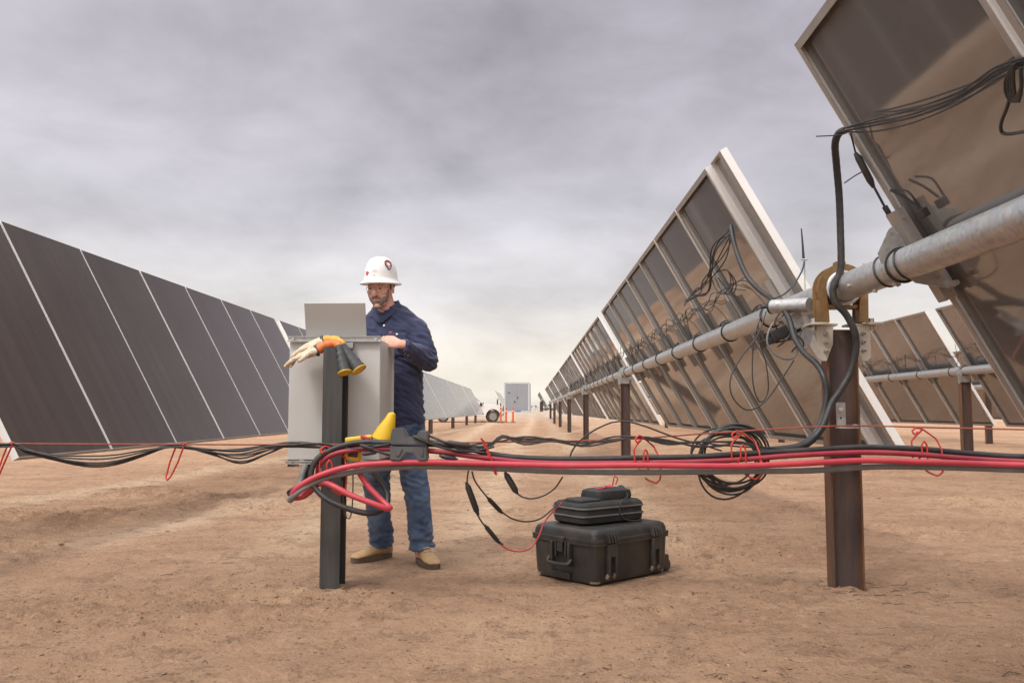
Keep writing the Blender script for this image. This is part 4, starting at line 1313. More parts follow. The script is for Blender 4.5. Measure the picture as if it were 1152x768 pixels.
# ------------------------------------------------------------------ gloves over the post
def glove(label, wrist, tip_dir, up, cuff_end, cone_end, amber, rc):
    g_ = thing('work_glove', label, 'glove', wrist, group='lineman gloves on the post')
    wv = Vector(wrist)
    d_ = Vector(tip_dir).normalized()
    u_ = Vector(up)
    u_ = (u_ - d_ * u_.dot(d_)).normalized()
    s_ = d_.cross(u_)
    b_ = MB()
    loft_path(b_, [wv - d_ * .015, wv, wv + d_ * .04, wv + d_ * .085, wv + d_ * .10], [(.036, .026), (.038, .028), (.048, .024), (.047, .019), (.040, .015)], 16, s_)
    for k, (o_, ln) in enumerate(((-.036, .072), (-.012, .086), (.012, .082), (.034, .064))):
        a_ = wv + d_ * .085 + s_ * o_
        spread = s_ * (o_ * .35)
        curl = u_ * (-.012 - .006 * k)
        b_.tube([a_, a_ + d_ * ln * .35 + spread * .3, a_ + d_ * ln * .75 + spread * .7 + curl * .6, a_ + d_ * ln + spread + curl * 1.2, a_ + d_ * (ln + .008) + spread + curl * 1.4], [.0125, .0125, .0118, .010, .004], 10)
    a_ = wv + d_ * .03 + s_ * -.038
    b_.tube([a_, a_ + d_ * .03 - s_ * .028 - u_ * .01, a_ + d_ * .062 - s_ * .038 - u_ * .018, a_ + d_ * .07 - s_ * .039 - u_ * .02], [.015, .014, .012, .005], 10)
    me_ = remesh(b_, 'leather_hand', .0038, 3, M_LEATHER)
    for v in me_.vertices:
        v.co -= wv
    displace(me_, lambda c: .0030 * noise.fractal(c * 42, .9, 2, 3) - .003 * abs(noise.noise(c * 75)))
    o_ = bpy.data.objects.new('leather_hand', me_)
    COL.objects.link(o_)
    o_.parent = g_
    b_ = MB()
    ce = [Vector(c) for c in cuff_end]
    b_.tube([wv - d_ * .004, wv - d_ * .020], [(.036, .030), (.035, .029)], 18)
    b_.build('wrist_strap', M_RUBBER, g_)
    b_ = MB()
    path = spline([wv - d_ * .02] + ce, .01)
    n_ = len(path)
    b_.tube(path, [.025 - .003 * i / n_ + .0028 * sin(i * 1.3) + .0015 * sin(i * 2.9) for i in range(n_)], 20)
    b_.build('cuff', amber, g_)
    b_ = MB()
    c0_, c1_ = ce[-1], Vector(cone_end)
    ax = (c1_ - c0_).normalized()
    pth = [c0_ - ax * .01] + [c0_.lerp(c1_, k / 12) + ax.orthogonal() * .0016 * sin(k * 2.1) for k in range(1, 12)] + [c1_]
    b_.tube(pth, [(.022, .020)] + [(.024 + (rc - .024) * (k / 12) + .0012 * sin(k * 2.4), (.024 + (rc - .024) * (k / 12)) * (.86 + .14 * k / 12)) for k in range(1, 12)] + [rc], 24, 0, cap=False)
    b_.tube([c1_, c0_.lerp(c1_, .75), c0_.lerp(c1_, .45)], [rc - .003, rc * .66, rc * .40], 24, 1, cap=True)
    b_.build('rubber_sleeve', [M_RUBBER, M_YELLOW], g_)
    # rolled rim
    b_ = MB()
    q = ax.orthogonal().normalized()
    q2 = ax.cross(q)
    b_.tube([c1_ + (q * cos(2 * pi * k / 28) + q2 * sin(2 * pi * k / 28)) * (rc - .001) for k in range(28)], .0042, 8, 0, closed=True)
    b_.build('rim', M_YELLOW, g_)
    return g_


YG = 4.60
glove('cream leather work glove with orange cuff, lower one draped over the post', at(354, 395, YG), (-.93, -.15, -.36), (-.3, -.2, 1),
      [at(367, 388, YG), at(379, 387, YG), at(382, 391, YG - .02)], at(388, 419, YG - .06), M_ORANGE, .036)
glove('cream leather work glove with amber cuff, upper one draped over the post', at(361, 384.5, YG + .05), (-.93, -.05, -.34), (-.35, -.3, 1),
      [at(371, 382, YG + .05), at(381, 384, YG + .03), at(386, 390, YG)], at(404, 416, YG - .03), M_AMBER, .041)

# ------------------------------------------------------------------ person
M_SKIN = simple('skin', (.76, .415, .315), 0.5, 0, 0.14, 16, bmp=0.12, bscale=180)
M_SHIRT = None


def m_shirt(g, p, v):
    n = g.noise(v, 5, 5, 0.6)
    w_ = g.noise(v, 420, 2, 0.5)
    c = g.mix(n, (.026, .032, .078), (.044, .052, .115))
    setp(g, p, base=c, rough=0.85, sheen=0.15, normal=bump(g, w_, 0.25, 0.001))


def m_jeans(g, p, v):
    n = g.noise(v, 5.5, 6, 0.65, 0.5)
    w_ = g.noise(v, 380, 2, 0.5)
    c = g.mix(g.ramp(n, [(0.34, 0.0), (0.70, 1.0)]), (.016, .032, .080), (.135, .205, .325))
    c = g.mix(g.math('MULTIPLY', g.ramp(g.noise(v, 9, 5, .7), [(0.55, 0.0), (0.8, 1.0)]), .35), c, (.24, .20, .16))
    setp(g, p, base=c, rough=0.88, sheen=0.1, normal=bump(g, w_, 0.25, 0.001))


M_SHIRT = mat('navy_cotton', m_shirt)
M_JEANS = mat('blue_denim', m_jeans)
M_BOOT = simple('tan_nubuck', (.47, .295, .150), 0.8, 0, 0.2, 12, bmp=0.2, bscale=80, dust=0.2)
M_SOLE = simple('boot_sole', (.085, .058, .04), 0.85, 0, 0.2, 12, dust=0.4)
M_BEARD = simple('greying_beard', (.25, .185, .150), 0.9, 0, 0.45, 70, bmp=0.8, bscale=160)
M_HAIR = simple('dark_hair', (.035, .026, .02), 0.8, 0, 0.3, 60, bmp=0.6, bscale=160)
M_LIP = simple('lips', (.40, .15, .115), 0.45, 0, 0.1, 30)
M_EYE = simple('eye', (.05, .04, .035), 0.15)
M_HAT = simple('hard_hat_white', (.80, .795, .78), 0.28, 0, 0.03, 5)
M_LOGO_R = simple('logo_red', (.55, .05, .07), 0.5)
M_LOGO_G = simple('print_grey', (.45, .43, .43), 0.5)
M_LOGO_K = simple('sticker_dark', (.10, .05, .055), 0.5)
M_LENS = mat('clear_lens', lambda g, p, v: setp(g, p, base=(1, 1, 1), rough=0.02, trans=1.0, ior=1.1))
M_BUTTON = simple('pearl_button', (.72, .71, .69), 0.3)

HEAD = Matrix.Translation((-.935, 5.315, 1.715)) @ Matrix.Rotation(radians(-15), 4, 'Z') @ Matrix.Rotation(radians(13), 4, 'X')
hv = lambda x, y, z: HEAD @ Vector((x, y, z))
HR = HEAD.to_3x3()

body = MB()
# head: cranium, face block, jaw, brow, nose, cheeks, ears
body.ball(hv(0, .012, .045), (.076, .097, .092), 0, HR, 24)
loft_path(body, [hv(0, -.020, .06), hv(0, -.026, .03), hv(0, -.030, -.005), hv(0, -.032, -.04), hv(0, -.034, -.075), hv(0, -.040, -.100), hv(0, -.046, -.112)],
          [(.068, .062), (.070, .064), (.070, .064), (.066, .062), (.056, .056), (.040, .042), (.022, .026)], 20, HR @ Vector((1, 0, 0)), exp_=2.3)
body.ball(hv(0, -.086, .022), (.048, .014, .011), 0, HR)
body.tube([hv(0, -.088, .012), hv(0, -.098, -.006), hv(0, -.109, -.022), hv(0, -.107, -.030), hv(0, -.094, -.034)], [.008, .0105, .0145, .0145, .008], 12)
for s_ in (-1, 1):
    body.ball(hv(s_ * .012, -.098, -.030), (.008, .009, .007), 0, HR)
    body.ball(hv(s_ * .040, -.070, -.018), (.026, .022, .018), 0, HR)
    body.ball(hv(s_ * .074, .010, -.010), (.010, .019, .031), 0, HR @ Matrix.Rotation(s_ * .35, 3, 'Z'))
    body.ball(hv(s_ * .030, -.079, .004), (.016, .010, .007), 0, HR)
body.ball(hv(0, -.088, -.056), (.024, .012, .006), 0, HR)
body.ball(hv(0, -.086, -.067), (.021, .012, .007), 0, HR)
body.ball(hv(0, -.078, -.100), (.020, .016, .014), 0, HR)
# neck and trunk
neck0 = Vector((-.905, 5.40, 1.56))
loft_path(body, [Vector((-.893, 5.43, 1.46)), neck0, hv(0, .03, -.085), hv(0, .015, -.02)], [(.085, .075), (.062, .062), (.058, .062), (.055, .06)], 18)
loft_path(body, [(-.855, 5.45, .84), (-.86, 5.45, .95), (-.868, 5.44, 1.08), (-.878, 5.43, 1.28), (-.89, 5.42, 1.42), (-.897, 5.42, 1.50), (-.90, 5.42, 1.55)],
          [(.15, .10), (.155, .10), (.15, .10), (.175, .11), (.175, .095), (.14, .07), (.07, .055)], 24, (1, -.22, 0))
SHL, ELL, WRL = Vector((-.722, 5.380, 1.482)), Vector((-.640, 5.325, 1.265)), Vector((-.768, 5.085, 1.340))
SHR, ELR, WRR = Vector((-1.078, 5.43, 1.482)), Vector((-1.165, 5.34, 1.25)), Vector((-1.12, 5.085, 1.385))
for (a_, e_, w_) in ((SHL, ELL, WRL), (SHR, ELR, WRR)):
    body.tube([a_ + Vector((0, 0, -.01)), a_.lerp(e_, .5), e_, e_.lerp(w_, .4), w_], [.040, .042, .038, .036, .026], 14)
LEGL = [Vector((-.765, 5.45, .86)), Vector((-.745, 5.42, .62)), Vector((-.715, 5.385, .46)), Vector((-.69, 5.385, .28)), Vector((-.672, 5.385, .09))]
LEGR = [Vector((-.945, 5.46, .86)), Vector((-.965, 5.44, .62)), Vector((-.972, 5.455, .46)), Vector((-.965, 5.51, .28)), Vector((-.955, 5.565, .09))]
for lg in (LEGL, LEGR):
    body.tube([lg[0] + Vector((0, 0, .03))] + lg + [lg[-1] - Vector((0, 0, .05))], [.085, .085, .068, .056, .050, .040, .035], 14)


def hand(b_, wrist, d_, u_, thumb_side, curls, spread=.25, sc=1.0):
    """d_ direction of the hand, u_ out of its back"""
    d_ = Vector(d_).normalized()
    u_ = Vector(u_)
    u_ = (u_ - d_ * u_.dot(d_)).normalized()
    s_ = d_.cross(u_) * thumb_side
    loft_path(b_, [wrist - d_ * .03, wrist, wrist + d_ * .035, wrist + d_ * .075, wrist + d_ * .092], [(.026 * sc, .021 * sc), (.028 * sc, .020 * sc), (.039 * sc, .018 * sc), (.042 * sc, .0165 * sc), (.038 * sc, .012 * sc)], 16, s_)
    for k, (o_, ln) in enumerate(((.033, .074), (.0115, .083), (-.0105, .077), (-.031, .060))):
        p_ = wrist + d_ * (.080 - abs(o_) * .15) + s_ * o_ * sc
        dirv = (d_ + s_ * o_ * spread * 6).normalized()
        pts, rr = [p_ - dirv * .012], [.0095 * sc]
        ang = 0
        for q, (fr, rad) in enumerate(((.45, .0094), (.32, .0086), (.26, .0078))):
            ang += curls[q]
            dv = dirv * cos(ang) - u_ * sin(ang)
            pts.append(pts[-1] + dv * ln * fr * 1.05)
            rr.append(rad * sc)
        pts.append(pts[-1] + dv * .005)
        rr.append(.004)
        b_.tube(pts, rr, 10)
    a_ = wrist + d_ * .020 + s_ * .026
    t1 = (d_ * .6 + s_ * .75 - u_ * .3).normalized()
    t2 = (d_ * .9 + s_ * .25 - u_ * .35).normalized()
    b_.tube([a_ - t1 * .012, a_ + t1 * .032, a_ + t1 * .034 + t2 * .024, a_ + t1 * .034 + t2 * .044, a_ + t1 * .034 + t2 * .049], [.0135, .0118, .0105, .009, .004], 10)


hand(body, WRL + Vector((-.006, -.012, .004)), (-.90, -.30, .12), (.16, -.78, .62), 1, (.22, .50, .45), .30, 1.06)
hand(body, WRR + Vector((.01, -.012, .0)), (.55, -.6, .0), (0, 0, 1), -1, (.25, .35, .3), .2)
bme = remesh(body, 'person', .0036, 1, M_SKIN)
PO = Vector((-.82, 5.42, 0.0))
for v in bme.vertices:
    v.co -= PO
person = bpy.data.objects.new('person', bme)
COL.objects.link(person)
person.location = PO
ORG[person.name] = PO
tag(person, 'man in white hard hat, navy shirt and jeans using a laptop behind the enclosure', 'person')


def pchild(me_, name):
    for v in me_.vertices:
        v.co -= PO
    o_ = bpy.data.objects.new(name, me_)
    COL.objects.link(o_)
    o_.parent = person
    ORG[o_.name] = PO
    return o_


# shirt
sh = MB()
loft_path(sh, [(-.850, 5.45, .845), (-.852, 5.45, .875), (-.855, 5.447, .93), (-.860, 5.445, 1.02), (-.868, 5.44, 1.14), (-.876, 5.43, 1.26), (-.884, 5.425, 1.36), (-.892, 5.42, 1.44), (-.898, 5.42, 1.50), (-.902, 5.42, 1.55), (-.906, 5.415, 1.595), (-.908, 5.41, 1.62)],
          [(.175, .125), (.186, .140), (.185, .146), (.182, .146), (.186, .145), (.196, .143), (.204, .137), (.206, .125), (.196, .110), (.164, .096), (.112, .085), (.078, .072)], 40, (1, -.22, 0), exp_=2.25)
for (a_, e_, w_) in ((SHL, ELL, WRL), (SHR, ELR, WRR)):
    inn_ = Vector((-.892, 5.42, 1.47))
    pth = spline([a_.lerp(inn_, .45) + Vector((0, 0, .012)), a_ + Vector((0, 0, -.008)), a_.lerp(e_, .5), e_ - Vector((0, 0, .002)), e_.lerp(w_, .5), e_.lerp(w_, .99)], .02)
    n_ = len(pth)
    rad_ = []
    for i in range(n_):
        t_ = i / (n_ - 1)
        rad_.append(.060 + .010 * sstep(0, .25, t_) - .004 * sstep(.3, .6, t_) - .014 * sstep(.6, .98, t_))
    sh.tube(pth, rad_, 20)
    sh.ball(e_ + (e_ - (a_ + w_) / 2) * .10, (.060, .060, .060))
shm = remesh(sh, 'shirt', .007, 12, M_SHIRT)
AX = (ELL - SHL).normalized()


def fold(c):
    # long soft folds pulled across the trunk, tighter ones round the elbows and above the belt
    a = noise.fractal(Vector((c.x * 9 + c.z * 7, c.y * 9, c.z * 3.2 - c.x * 4)), .9, 2.0, 3)
    q = noise.noise(Vector((c.x * 16 + c.z * 22, c.y * 14 + c.z * 9, c.z * 15)))
    r = -abs(q)
    low = sstep(1.12, .88, c.z)
    el = exp(-((c - ELL).length / .13) ** 2) + exp(-((c - ELR).length / .13) ** 2)
    return .009 * a + (.014 + .012 * low + .012 * el) * (r + .22)


displace(shm, fold)
pchild(shm, 'shirt')
# collar, placket, pocket, buttons
w = MB()
cpts = []
NK = hv(0, .02, -.10)
ring0, ring1, ring2 = [], [], []
cc = Vector((-.912, 5.392, 1.598))
for k in range(36):
    th = 2 * pi * k / 36
    front = max(0.0, -sin(th + .25))
    ring0.append(cc + Vector((cos(th) * .078, sin(th) * .076, .000 - .050 * front)))
    ring1.append(cc + Vector((cos(th) * .074, sin(th) * .072 + .004, .052 - .092 * front)))
    ring2.append(cc + Vector((cos(th) * .101, sin(th) * .098 - .004, .004 - (.075 + .035 * front ** 8) * front)))
w.rings([ring0, ring1, ring2], 0, False)
cm = w.mesh('collar', [M_SHIRT], PO, angle=80)
co = bpy.data.objects.new('collar', cm)
COL.objects.link(co)
co.parent = person
sm_ = co.modifiers.new('t', 'SOLIDIFY')
sm_.thickness = .004
fwd = Vector((-.22, -1, 0)).normalized()
sidev = Vector((1, -.22, 0)).normalized()


def on_chest(s_, z, out=.006):
    """a point on the front of the shirt, found by casting a ray at it"""
    base = Vector((-.88, 5.43, z)) + sidev * s_ - PO
    hit, loc_, nn, ix = shirt_obj.ray_cast(base + fwd * .6, -fwd)
    return (loc_ + PO + nn * out, nn) if hit else (base + PO + fwd * .14, fwd)


shirt_obj = [c for c in person.children if c.name.startswith('shirt')][0]
bpy.context.view_layer.update()
w = MB()
for z in (1.475, 1.405, 1.33, 1.255, 1.18, 1.10, 1.02):
    p_, nn = on_chest(0.0, z, .0045)
    w.cyl(p_, p_ + nn * .004, .0066, 10)
p_, nn = on_chest(.080, 1.418, .003)
w.cyl(p_, p_ + nn * .004, .0066, 10)
for q in (.0, .03):
    p_ = ELL.lerp(WRL, .80 + q * 4) + Vector((.01, -.012, -.042))
    w.cyl(p_, p_ + Vector((0, -.006, -.003)), .006, 10)
w.build('buttons', M_BUTTON, person)
w = MB()
pk = [[on_chest(s_, z, .0035)[0] for s_ in (.030, .045, .065, .085, .105, .125, .138)] for z in (1.43, 1.415, 1.39, 1.34, 1.30, 1.28)]
vs = [p for r_ in pk for p in r_]
w.add(vs, [(i * 7 + j, i * 7 + j + 1, (i + 1) * 7 + j + 1, (i + 1) * 7 + j) for i in range(5) for j in range(6)], 0)
po = w.build('pocket', M_SHIRT, person)
po.modifiers.new('t', 'SOLIDIFY').thickness = .006
w = MB()
p_, nn = on_chest(.040, 1.428, .003)
w.ball(p_, (.010, .004, .010))
w.ball(p_ + Vector((.006, 0, .005)), (.006, .004, .004))
w.build('chest_emblem', M_LOGO_R, person)
w = MB()
rows = []
for i in range(26):
    z = 1.50 - .56 * i / 25
    rows.append([on_chest(s_, z, o_)[0] for s_, o_ in ((-.017, .0005), (-.016, .003), (.016, .003), (.017, .0005))])
w.add([p for r_ in rows for p in r_], [(i * 4 + j, i * 4 + j + 1, (i + 1) * 4 + j + 1, (i + 1) * 4 + j) for i in range(25) for j in range(3)])
w.build('placket', M_SHIRT, person)
# undershirt glimpse
w = MB()
w.ball(Vector((-.918, 5.352, 1.535)), (.028, .016, .022))
w.build('undershirt', M_BUTTON, person)

# jeans
jn = MB()
loft_path(jn, [(-.853, 5.45, .93), (-.853, 5.45, .86), (-.855, 5.452, .80)], [(.166, .118), (.175, .128), (.168, .122)], 30, (1, -.1, 0), exp_=2.3)
for lg, rl in ((LEGL, 1), (LEGR, -1)):
    c_ = [lg[0] + Vector((0, 0, .02)), lg[0].lerp(lg[1], .45), lg[1], lg[2], lg[3], lg[3].lerp(lg[4], .7), lg[4] + Vector((0, 0, .002))]
    loft_path(jn, c_, [(.098, .112), (.096, .106), (.088, .094), (.080, .084), (.076, .082), (.077, .084), (.078, .086)], 26, (1, 0, 0))
jm = remesh(jn, 'jeans', .0075, 4, M_JEANS)


def jfold(c):
    low = sstep(.34, .10, c.z)
    knee = exp(-((c.z - .47) / .09) ** 2)
    a = noise.fractal(Vector((c.x * 8, c.y * 8, c.z * 7)), .9, 2.0, 3)
    q = -abs(noise.noise(Vector((c.x * 12 + c.z * 9, c.y * 12, c.z * 26))))
    return .007 * a + (.008 + .022 * low + .016 * knee) * (q + .25)


displace(jm, jfold)
pchild(jm, 'jeans')


# boots
def boot(heel, d2, label=None):
    d_ = Vector((d2[0], d2[1], 0)).normalized()
    s_ = Vector((-d_.y, d_.x, 0))
    h_ = Vector(heel)
    q = lambda f, s, z: h_ + d_ * f * 1.06 + s_ * s * 1.12 + Vector((0, 0, z * 1.1))
    b_ = MB()
    prof = [(-.035, .033, .095), (0, .041, .12), (.05, .043, .118), (.10, .043, .092), (.15, .049, .072), (.20, .050, .060), (.235, .042, .050), (.252, .026, .038)]
    rs = []
    for f_, hw, top in prof:
        ring = []
        for k in range(20):
            th = 2 * pi * k / 20
            yy = sin(th)
            ring.append(q(f_, cos(th) * hw * (1 if yy < 0 else .92 - .25 * yy), .022 + (top - .022) * (.5 + .5 * yy) if yy > -.6 else .022))
        rs.append(ring)
    b_.rings(rs)
    loft_path(b_, [q(.018, 0, .07), q(.012, 0, .12), q(.010, 0, .17)], [(.046, .058), (.044, .055), (.045, .056)], 18, s_)
    me_ = remesh(b_, 'boot', .005, 4, M_BOOT)
    o_ = pchild(me_, 'boot')
    b_ = MB()
    out = []
    for k in range(28):
        th = 2 * pi * k / 28
        f_ = .108 + .155 * cos(th)
        hw = (.053 if cos(th) > -.2 else .045) * (1 - .10 * abs(cos(th)) ** 3)
        out.append((f_, hw * math.copysign(abs(sin(th)) ** .75, sin(th))))
    b_.rings([[q(f_, s, 0.002) for f_, s in out], [q(f_, s * 1.03, .016) for f_, s in out], [q(f_, s, .030) for f_, s in out]])
    so = b_.build('sole', M_SOLE, o_)
    b_ = MB()
    for k in range(4):
        f_ = .085 + .022 * k
        z_ = .112 - .013 * k
        b_.tube([q(f_, -.022, z_ - .006), q(f_ + .006, 0, z_ + .002), q(f_, .022, z_ - .006)], .003, 6)
    b_.build('laces', M_LEATHER, o_)


boot((-.680, 5.425, 0), (.42, -.90))
boot((-.935, 5.595, 0), (-.62, -.78))

# beard, hair, brows, eyes, lips, glasses
w = MB()
bd = []
JAW = [(.02, -.026, .070, .064), (-.005, -.030, .070, .064), (-.04, -.032, .066, .062), (-.075, -.034, .056, .056), (-.100, -.040, .040, .042), (-.118, -.046, .026, .030)]


def jaw(z):
    for (z0, c0, a0, b0), (z1, c1, a1, b1) in zip(JAW, JAW[1:]):
        if z >= z1 or z1 == JAW[-1][0]:
            t_ = max(0, min(1, (z0 - z) / (z0 - z1)))
            return c0 + (c1 - c0) * t_, a0 + (a1 - a0) * t_, b0 + (b1 - b0) * t_


for j in range(9):
    row = []
    for k in range(33):
        th = -1.45 + 2.9 * k / 32
        v_ = j / 8
        top = -.073 + .022 * sstep(.35, .75, abs(th)) + .050 * sstep(.95, 1.4, abs(th))
        bot = -.116 + .034 * sstep(.3, 1.3, abs(th))
        z = top + (bot - top) * v_
        cy_, a_, b_ = jaw(z)
        th2 = th * .98
        c_, s_ = cos(th2), sin(th2)
        e_ = 2 / 2.3
        o_ = .001 + .0035 * sin(pi * min(1, v_ * 1.2))
        row.append(hv(math.copysign(abs(s_) ** e_, s_) * (a_ + o_), cy_ - abs(c_) ** e_ * (b_ + o_), z))
    bd.append(row)
vs = [p for r_ in bd for p in r_]
w.add(vs, [(i * 33 + j, i * 33 + j + 1, (i + 1) * 33 + j + 1, (i + 1) * 33 + j) for i in range(8) for j in range(32)])
w.ball(hv(0, -.062, -.112), (.034, .032, .012), 0, HR)
# moustache
w.tube([hv(-.034, -.082, -.062), hv(-.020, -.094, -.049), hv(0, -.101, -.0435), hv(.020, -.094, -.049), hv(.034, -.082, -.062)], [.003, .0062, .0055, .0062, .003], 10)
bo = w.build('beard', M_BEARD, person, angle=80)
bo.modifiers.new('t', 'SOLIDIFY').thickness = .006
for v in bo.data.vertices:
    v.co += Vector((noise.noise(v.co * 90), noise.noise(v.co * 90 + Vector((5, 0, 0))), noise.noise(v.co * 90 + Vector((0, 9, 0))))) * .0025
w = MB()
for s_ in (-1, 1):
    w.tube([hv(s_ * .014, -.094, .020), hv(s_ * .03, -.093, .025), hv(s_ * .050, -.080, .020)], [.003, .0042, .0025], 8)
w.build('eyebrows', M_HAIR, person)
w = MB()
w.ball(hv(0, .034, .020), (.0755, .086, .062), 0, HR)
for s_ in (-1, 1):
    w.ball(hv(s_ * .0675, -.012, .012), (.007, .010, .026), 0, HR)
w.build('hair', M_HAIR, person)
for s_ in (-1, 1):
    w = MB()
    w.ball(hv(s_ * .030, -.0845, .0045), (.0125, .0085, .0050), 0, HR)
    w.build('eye', M_EYE, person)
w = MB()
w.ball(hv(0, -.0965, -.0575), (.021, .007, .0045), 0, HR)
w.build('lips', M_LIP, person)
gl = MB()
for s_ in (-1, 1):
    gl.tube(spline([hv(s_ * .006, -.106, .010), hv(s_ * .012, -.106, -.010), hv(s_ * .035, -.103, -.014), hv(s_ * .058, -.090, -.006), hv(s_ * .060, -.088, .012), hv(s_ * .035, -.103, .018)], .006, True), .0009, 6, 0, closed=True)
    gl.tube(spline([hv(s_ * .060, -.088, .010), hv(s_ * .074, -.05, .010), hv(s_ * .079, .0, .008)]), .0016, 6)
gl.tube([hv(-.006, -.106, .008), hv(.006, -.106, .008)], .0012, 6)
gobj = gl.build('safety_glasses', M_BOLT, person)
gl = MB()
for s_ in (-1, 1):
    rim = [hv(s_ * .006, -.106, .010), hv(s_ * .012, -.106, -.010), hv(s_ * .035, -.103, -.014), hv(s_ * .058, -.090, -.006), hv(s_ * .060, -.088, .012), hv(s_ * .035, -.103, .018)]
    off_ = HR @ Vector((0, -.0012, 0))
    gl.add(rim + [p + off_ for p in rim], [(0, 1, 2, 3, 4, 5), (11, 10, 9, 8, 7, 6)] + [(i, (i + 1) % 6, 6 + (i + 1) % 6, 6 + i) for i in range(6)])
gl.build('lens', M_LENS, gobj)

# hard hat
HT = HEAD @ Matrix.Translation((0, .004, .034)) @ Matrix.Rotation(radians(-9), 4, 'X')
ht = MB()
rs = []
nseg = 48
prof = [(1.125, -.001), (1.15, .004), (1.12, .008), (1.0, .013), (.965, .028), (.94, .055), (.885, .087), (.785, .115), (.62, .138), (.42, .152), (.2, .159), (.02, .161)]
for r_, z in prof:
    ring = []
    for k in range(nseg):
        th = 2 * pi * k / nseg
        sx, sy = .112 * r_, .138 * r_
        brim = max(0.0, r_ - 1.0)
        front = max(0.0, -sin(th))
        zz = z - brim * .10 - brim * .12 * abs(cos(th)) * 0
        rid = 0.0
        if .15 < r_ < 1.0:
            for cx, wd in ((0, .016), (.042, .011), (-.042, .011)):
                rid = max(rid, exp(-((cos(th) * sx - cx) / wd) ** 2) * .0055 * min(1, (1.0 - r_) * 5 + .15))
        ring.append(HT @ Vector((cos(th) * (sx * .91 + brim * .045), sin(th) * (sy + (brim * .05 * front)), zz + rid)))
    rs.append(ring)
ht.rings(rs, 0, True)
hat = ht.build('hard_hat', M_HAT, person, angle=60)


def on_hat(th, r_, out=.001):
    z = 0.0
    for (r0, z0), (r1, z1) in zip(prof[3:], prof[4:]):
        if r1 <= r_ <= r0:
            z = z0 + (z1 - z0) * (r0 - r_) / (r0 - r1)
    return HT @ (Vector((cos(th) * .102 * r_, sin(th) * .138 * r_, z)) * (1 + out * 8))


def hat_patch(th0, th1, r0, r1, name, m, n=6):
    w_ = MB()
    g_ = [[on_hat(th0 + (th1 - th0) * i / n, r0 + (r1 - r0) * j / n, .004) for i in range(n + 1)] for j in range(n + 1)]
    w_.add([p for r_ in g_ for p in r_], [(j * (n + 1) + i, j * (n + 1) + i + 1, (j + 1) * (n + 1) + i + 1, (j + 1) * (n + 1) + i) for j in range(n) for i in range(n)])
    o_ = w_.build(name, m, hat)
    return o_


q = -pi / 2
hat_patch(q - .46, q - .30, .955, .930, 'front_emblem', M_LOGO_R)
hat_patch(q - .40, q - .20, .945, .940, 'front_emblem_bar', M_LOGO_R)
for (r0, r1, t0, t1) in ((.925, .921, .02, .30), (.938, .935, -.05, .36), (.958, .955, .06, .22)):
    hat_patch(q + t0, q + t1, r0, r1, 'front_print', M_LOGO_G)
w = MB()
ring = [on_hat(q + 1.10 + .24 * cos(2 * pi * k / 20), .80 + .11 * sin(2 * pi * k / 20), .004) for k in range(20)]
w.tube(ring, .0032, 6, 0, closed=True)
w.build('round_sticker', M_LOGO_K, hat)
w = MB()
ring = [on_hat(q + 1.10 + .17 * cos(2 * pi * k / 20), .80 + .075 * sin(2 * pi * k / 20), .004) for k in range(20)]
w.tube(ring, .0022, 6, 0, closed=True)
w.build('round_sticker_inner', M_LOGO_R, hat)

# ------------------------------------------------------------------ black equipment case
CA = radians(43.8)
cs = thing('equipment_case', 'large black hard plastic wheeled case on the dirt with dusty corners', 'case', (.414, 5.065, 0.0), (0, 0, CA))
cs.scale = (1.075, 1.075, 1.04)


def rrect(hx_, hy_, r, n=6):
    out = []
    for (cx, cy, a0_) in ((hx_ - r, hy_ - r, 0), (-hx_ + r, hy_ - r, pi / 2), (-hx_ + r, -hy_ + r, pi), (hx_ - r, -hy_ + r, 3 * pi / 2)):
        for k in range(n + 1):
            a_ = a0_ + pi / 2 * k / n
            out.append((cx + r * cos(a_), cy + r * sin(a_)))
    return out


def shell(levels, r):
    return [[Vector((x, y, z)) for x, y in rrect(hx_, hy_, r)] for hx_, hy_, z in levels]


CX, CY = .300, .2275
w = MB()
w.rings(shell([(CX - .030, CY - .030, .004), (CX - .014, CY - .014, .014), (CX - .008, CY - .008, .05), (CX - .002, CY - .002, .205), (CX + .008, CY + .008, .207), (CX + .008, CY + .008, .222)], .035))
w.build('base', M_CASE, cs, local=True)
w = MB()
w.rings(shell([(CX + .009, CY + .009, .2235), (CX + .009, CY + .009, .236), (CX, CY, .238), (CX - .003, CY - .003, .262), (CX - .010, CY - .010, .279), (CX - .026, CY - .026, .288), (CX - .05, CY - .05, .2895)], .035))
w.box((0, 0, .290), (.34, .10, .005), None, 0, .002)
w.build('lid', M_CASE, cs, local=True)


def latch(lx, ang):
    M_ = Matrix.Rotation(ang, 4, 'Z')
    dpt = CY if abs(sin(ang)) < .5 else CX
    b_ = MB()
    for s_ in (-.026, .026):
        b_.box((lx + s_, -dpt - .010, .125), (.013, .022, .175), None, 0, .003)
    for s_ in (-.033, -.012, .012, .033):
        b_.box((lx + s_, -dpt - .012, .243), (.010, .026, .05), Matrix.Rotation(-.25, 3, 'X'), 0, .003)
    b_.box((lx, -dpt - .012, .18), (.040, .016, .07), None, 0, .004)
    for i in range(len(b_.v)):
        b_.v[i] = M_ @ b_.v[i]
    b_.build('latch', M_CASE, cs, local=True)
    b_ = MB()
    for s_ in (-.026, .026):
        b_.box((lx + s_, -dpt - .0045, .046), (.016, .019, .028), Matrix.Rotation(.5, 3, 'X'), 0, .003)
    for i in range(len(b_.v)):
        b_.v[i] = M_ @ b_.v[i]
    b_.build('worn_rib', M_DUSTY, cs, local=True)


for lx in (-.185, .175):
    latch(lx, 0.0)
    latch(lx, pi)
